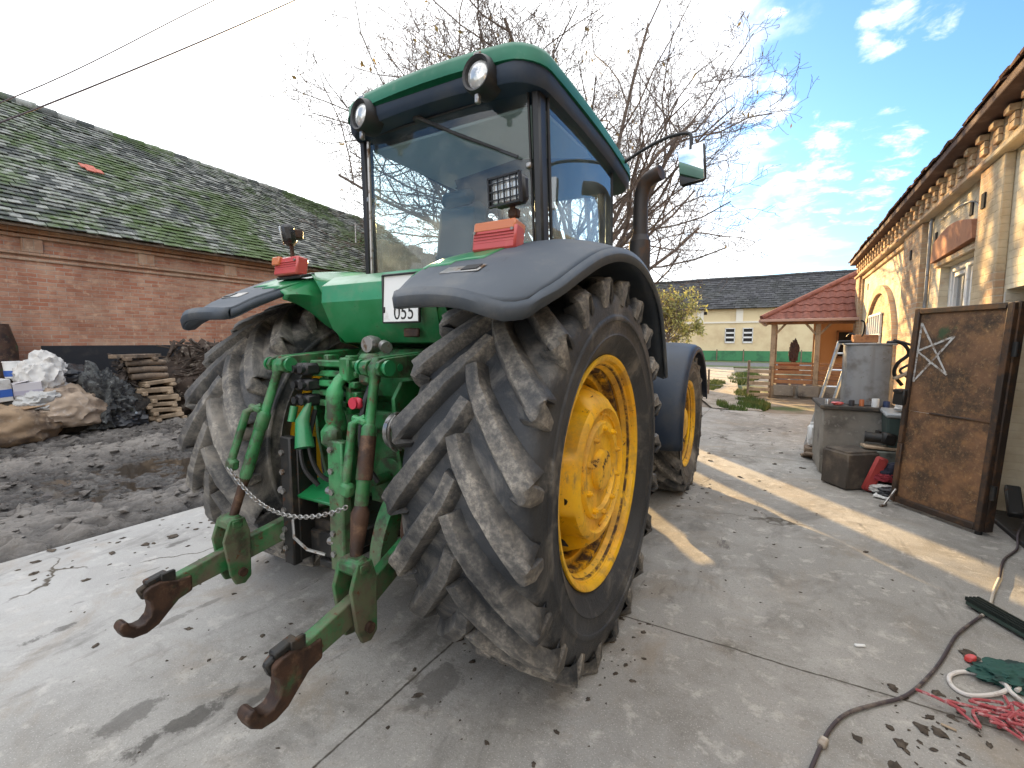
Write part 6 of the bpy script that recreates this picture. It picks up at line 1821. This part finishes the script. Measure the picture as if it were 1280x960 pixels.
b = MB(); b.prism([(HY0, HZ - .1), (HY1, HZ - .1), (49, HZ + 2.85)], 'x', HX0, HX0 + .2); b.prism([(HY0, HZ - .1), (HY1, HZ - .1), (49, HZ + 2.85)], 'x', HX1 - .2, HX1); ho.part('gable_wall', b, M['cream'], smooth=0)
gf = Thing('green_board_fence', 'low green board fence along the road in front of the yellow house', 'fence', (-6, 42, 0))
b = MB(); b.box((-4, 42.2, .48), (22, .06, .82), None, .01); gf.part('boards', b, mat('green_fence_paint', (.045, .20, .085), .7, 0, [dict(c=(.03, .13, .06), s=2, lo=.45, hi=.7)]))
b = MB()
for k in range(12):
    b = MB(); b.box((-14.8 + k * 2, 42.15, .5), (.08, .08, 1.0)); gf.part('post', b, M['wood'])

# ------------------------------------------------------------------ TREES
def make_tree(name, label, base, th, r0, limbs, reach, seed, leaves, leafm, levels=4, spread=1.0, barkm=None, leafsize=.07, NC=(7, 8, 7, 5, 4, 3)):
    rnd = random.Random(seed)
    T = Thing(name, label, 'tree', base)
    wood = MB(); tw = MB(); lf = MB()
    tips = []
    def grow(p, d, L, r, lev):
        n = 5 if lev < 2 else (4 if lev == 2 else 3)
        pts = [p.copy()]; rad = [r]
        q = p.copy(); dd = d.copy()
        for k in range(n):
            wv = .16 if lev < 2 else .24
            dd = (dd + Vector((rnd.gauss(0, wv), rnd.gauss(0, wv), rnd.gauss(0, wv * .8) + (.07 if lev > 1 else .02)))).normalized()
            q = q + dd * (L / n)
            pts.append(q.copy()); rad.append(lerp(r, r * .42, (k + 1) / n))
        (wood if r > .022 else tw).tube(pts, [max(x, .0055) for x in rad], 9 if r > .06 else (6 if r > .022 else 3), cap=r > .02)
        if lev >= levels:
            tips.append((pts[-1], dd)); tips.append((pts[-2], dd)); return
        nc = NC[lev]
        for k in range(nc):
            t = lerp(.22 if lev else .3, 1.0, (k + .3 + .6 * rnd.random()) / nc)
            i = min(int(t * n), n - 1); f = t * n - i
            pp = pts[i].lerp(pts[i + 1], min(f, 1))
            ax = (pts[i + 1] - pts[i]).normalized()
            perp = ax.orthogonal().normalized()
            perp = Matrix.Rotation(rnd.random() * 2 * PI, 3, ax) @ perp
            if lev < 2: perp = (perp + Vector((0, 0, .15))).normalized()
            ang = rnd.uniform(.55, 1.0) * spread
            nd = (ax * math.cos(ang) + perp * math.sin(ang)).normalized()
            rr = lerp(r, r * .45, t) * rnd.uniform(.45, .62)
            grow(pp, nd, L * rnd.uniform(.46, .64) * (1.05 - .35 * t), max(rr, .0065), lev + 1)
    B = Vector(base)
    wood.tube([B + Vector((0, 0, -.1)), B + Vector((.03, 0, th * .3)), B + Vector((-.04, .03, th * .7)), B + Vector((0, 0, th))], [r0 * 1.35, r0 * 1.05, r0 * .95, r0 * .9], 14)
    for (az, el, L) in limbs:
        d = Vector((math.cos(R(az)) * math.cos(R(el)), math.sin(R(az)) * math.cos(R(el)), math.sin(R(el))))
        grow(B + Vector((0, 0, th * rnd.uniform(.85, 1.0))), d, L * reach, r0 * rnd.uniform(.28, .40), 1)
    rnd.shuffle(tips)
    for (p, d) in tips[:leaves]:
        for _ in range(rnd.choice((1, 1, 2, 3))):
            o = p + Vector((rnd.gauss(0, .09), rnd.gauss(0, .09), rnd.gauss(0, .09)))
            s = leafsize * (.5 + rnd.random())
            a = Vector((rnd.gauss(0, 1), rnd.gauss(0, 1), rnd.gauss(0, 1))).normalized(); b_ = a.orthogonal().normalized()
            lf.add([o - a * s, o + b_ * s * .45, o + a * s, o - b_ * s * .45], [(0, 1, 2, 3)], rnd.random() + .01)
    tk = T.part('trunk', wood, barkm or M['bark'], smooth=60, recalc=False)
    T.part('crown', tw, M['twig'], smooth=60, recalc=False)
    if lf.v: T.part('leaves', lf, leafm, smooth=0, recalc=False)
    return T
def leaf_mat(name, c1, c2):
    t = NT(name)
    c = t.mix(t.attr('val'), (*c1, 1), (*c2, 1))
    b = t.new('ShaderNodeBsdfPrincipled'); t.link(c, b.inputs['Base Color']); b.inputs['Roughness'].default_value = .6
    tr_ = t.new('ShaderNodeBsdfTranslucent'); t.link(c, tr_.inputs[0])
    mx = t.new('ShaderNodeMixShader'); mx.inputs[0].default_value = .35
    t.link(b.outputs[0], mx.inputs[1]); t.link(tr_.outputs[0], mx.inputs[2]); t.link(mx.outputs[0], t.out.inputs[0])
    return t.m
limbs = [(20, 36, 6.0), (-22, 24, 6.0), (60, 42, 6.5), (105, 38, 6.0), (160, 34, 7.6), (205, 36, 8.4), (212, 50, 8.8), (250, 46, 7.5), (295, 42, 7.0), (-2, 56, 6.6), (180, 62, 8.0), (90, 72, 8.0), (338, 40, 6.4), (228, 62, 8.4), (35, 64, 7.0), (270, 68, 8.0), (320, 60, 7.8), (195, 26, 7.6), (28, 22, 5.0), (150, 55, 7.5), (215, 28, 8.2), (222, 44, 9.0), (205, 70, 9.0), (10, 75, 9.0), (200, 48, 9.0), (218, 36, 8.8), (190, 40, 8.4), (235, 54, 8.6), (170, 50, 8.0), (120, 62, 8.0), (60, 60, 7.0), (300, 66, 8.0)]
make_tree('walnut_tree', 'large bare walnut tree with few withered leaves behind the tractor', (-6.7, 15.5, 0), 3.2, .27, limbs, 1.04, 42, 300, leaf_mat('withered_leaf', (.12, .085, .03), (.26, .19, .05)), levels=5, NC=(7, 7, 6, 4, 3, 3))
rl_ = [(k * 47 % 360, 25 + (k * 31) % 55, 2.6 + (k % 3) * .5) for k in range(11)]
make_tree('small_tree', 'small tree with thin yellow green leaves beyond the front wheel', (-6.1, 29, 0), 1.8, .11, rl_, .72, 7, 1500, leaf_mat('yellow_green_leaf', (.16, .18, .045), (.42, .38, .12)), levels=4, leafsize=.11)

# ------------------------------------------------------------------ OVERHEAD LINES
for lb_, P in (('lower overhead cable crossing above the barn roof', [(-12.2, 1.0, 4.2), (-12, 2.82, 5.45), (-12, 8.79, 10.98), (-12, 14, 16.2)]), ('upper thinner overhead cable above the barn roof', [(-12.1, .5, 3.7), (-12, 3.44, 6.36), (-12, 6.64, 9.72), (-12, 12, 15.2)])):
    b = MB(); b.tube(spline(P, 8), .016 if 'lower' in lb_ else .011, 6)
    solo('overhead_cable', b, M['cable'], lb_, 'cable', P[0])

# ------------------------------------------------------------------ SKY, SUN, CAMERA
SUN_EL, SUN_AZ = 13.5, 40.3      # azimuth to the left of straight ahead (+Y)
sd = Vector((-math.sin(R(SUN_AZ)) * math.cos(R(SUN_EL)), math.cos(R(SUN_AZ)) * math.cos(R(SUN_EL)), math.sin(R(SUN_EL))))
sl_ = bpy.data.lights.new('sun', 'SUN'); sl_.energy = 5.0; sl_.angle = R(.55); sl_.color = (1, .67, .30)
so = bpy.data.objects.new('sun', sl_); COL.objects.link(so)
so.rotation_euler = (-sd).to_track_quat('-Z', 'Y').to_euler()
so.location = sd * 60
W = bpy.data.worlds.new('World'); S.world = W; W.use_nodes = True
nt = W.node_tree; nt.nodes.clear()
class WN_(NT):
    def __init__(self, nt):
        self.nt = nt; self.n = nt.nodes; self.l = nt.links
        self.tc = self.n.new('ShaderNodeTexCoord'); self.P = self.tc.outputs['Generated']
w = WN_(nt)
out = w.new('ShaderNodeOutputWorld'); bg = w.new('ShaderNodeBackground')
sky = w.new('ShaderNodeTexSky', sky_type='NISHITA'); sky.sun_disc = False
sky.sun_elevation = R(SUN_EL); sky.sun_rotation = R(-SUN_AZ); sky.altitude = 100; sky.air_density = 1.0; sky.dust_density = 1.2; sky.ozone_density = 2.2
X = w.xyz()
zc_ = w.math('MAXIMUM', X[2], .03)
cv = w.comb(w.math('DIVIDE', X[0], w.math('ADD', zc_, .18)), w.math('DIVIDE', X[1], w.math('ADD', zc_, .18)), 0.0)
def dirmask(v, lo, hi):
    nd = w.new('ShaderNodeVectorMath', operation='DOT_PRODUCT'); w.link(w.P, nd.inputs[0]); nd.inputs[1].default_value = Vector(v).normalized()
    return w.ramp(nd.outputs['Value'], lo, hi)
n1 = w.noise(1.35, 9, .58, cv, .25)
n2 = w.noise(3.6, 8, .6, cv, .2)
veil = dirmask((-.78, .52, .28), .45, .97)       # thick bright cloud towards the sun
low = w.ramp(X[2], .30, .10)                       # bank of cloud low in the sky
f = w.math('ADD', w.math('MULTIPLY', n1, .75), w.math('MULTIPLY', n2, .25))
thr = w.math('ADD', w.math('MULTIPLY', veil, .42), w.math('MULTIPLY', low, .14))
over = w.ramp(X[2], .58, .80)                     # unseen cloud overhead, added to brighten the shaded yard
south = dirmask((.45, -.85, .35), .15, .85)  # cloud added behind the camera as fill on the tractor's rear
thr = w.math('ADD', thr, w.math('MAXIMUM', w.math('MULTIPLY', over, .26), w.math('MULTIPLY', south, .26)))
base_c = w.ramp(w.math('ADD', f, thr), .60, .74)
bright = w.math('MAXIMUM', veil, w.math('MAXIMUM', over, south))

PUFFS = [((.108, .885, .454), .9972, .9999, .48), ((.165, .880, .449), .9985, .9999, .45), ((-.036, .870, .492), .9992, .99998, .45), ((-.05, .915, .400), .996, .9999, .5), ((.07, .958, .280), .985, .999, .42), ((-.06, .96, .27), .985, .999, .42)]
CLOUD_A = (3.6, 3.65, 3.7, 1); CLOUD_B = (5.3, 5.3, 5.28, 1)
SKYTINT = (.43, .60, .76, 1); SKYSTR = .15; EXPO = 1.76
# single clouds where the photograph shows them
puffs = None
for (v, a, b_, amp) in PUFFS:
    k = w.math('MULTIPLY', dirmask(v, a, b_), amp)
    m = w.ramp(w.math('ADD', w.math('MULTIPLY', w.noise(7.5, 9, .62, cv, .3), .8), k), .78, .98)
    puffs = m if puffs is None else w.math('MAXIMUM', puffs, m)
cm = w.math('MAXIMUM', base_c, puffs)
ccol = w.mix(bright, CLOUD_A, CLOUD_B)
skc = w.mix(1.0, sky.outputs[0], SKYTINT, 'MULTIPLY')
c = w.mix(w.math('MULTIPLY', cm, .92), skc, ccol)
w.link(c, bg.inputs[0]); bg.inputs[1].default_value = SKYSTR
nt.links.new(bg.outputs[0], out.inputs[0])

cam = bpy.data.cameras.new('camera'); co_ = bpy.data.objects.new('camera', cam); COL.objects.link(co_)
cam.sensor_fit = 'HORIZONTAL'; cam.sensor_width = 36; cam.lens = 580 / 1280 * 36
cam.clip_start = .05; cam.clip_end = 2000
co_.location = (0, 0, 1.64)
yaw, pitch = R(30.2753), R(5.2212)
co_.rotation_euler = (R(90) - pitch, 0, yaw)
S.camera = co_
S.view_settings.view_transform = 'Standard'; S.view_settings.look = 'None'; S.view_settings.exposure = EXPO; S.view_settings.gamma = 1
S.view_settings.use_curve_mapping = False
S.render.engine = 'CYCLES'
S.cycles.max_bounces = 8; S.cycles.transparent_max_bounces = 12; S.cycles.diffuse_bounces = 3; S.cycles.glossy_bounces = 3
S.cycles.use_denoising = True
S.cycles.sample_clamp_indirect = 6
S.render.film_transparent = False
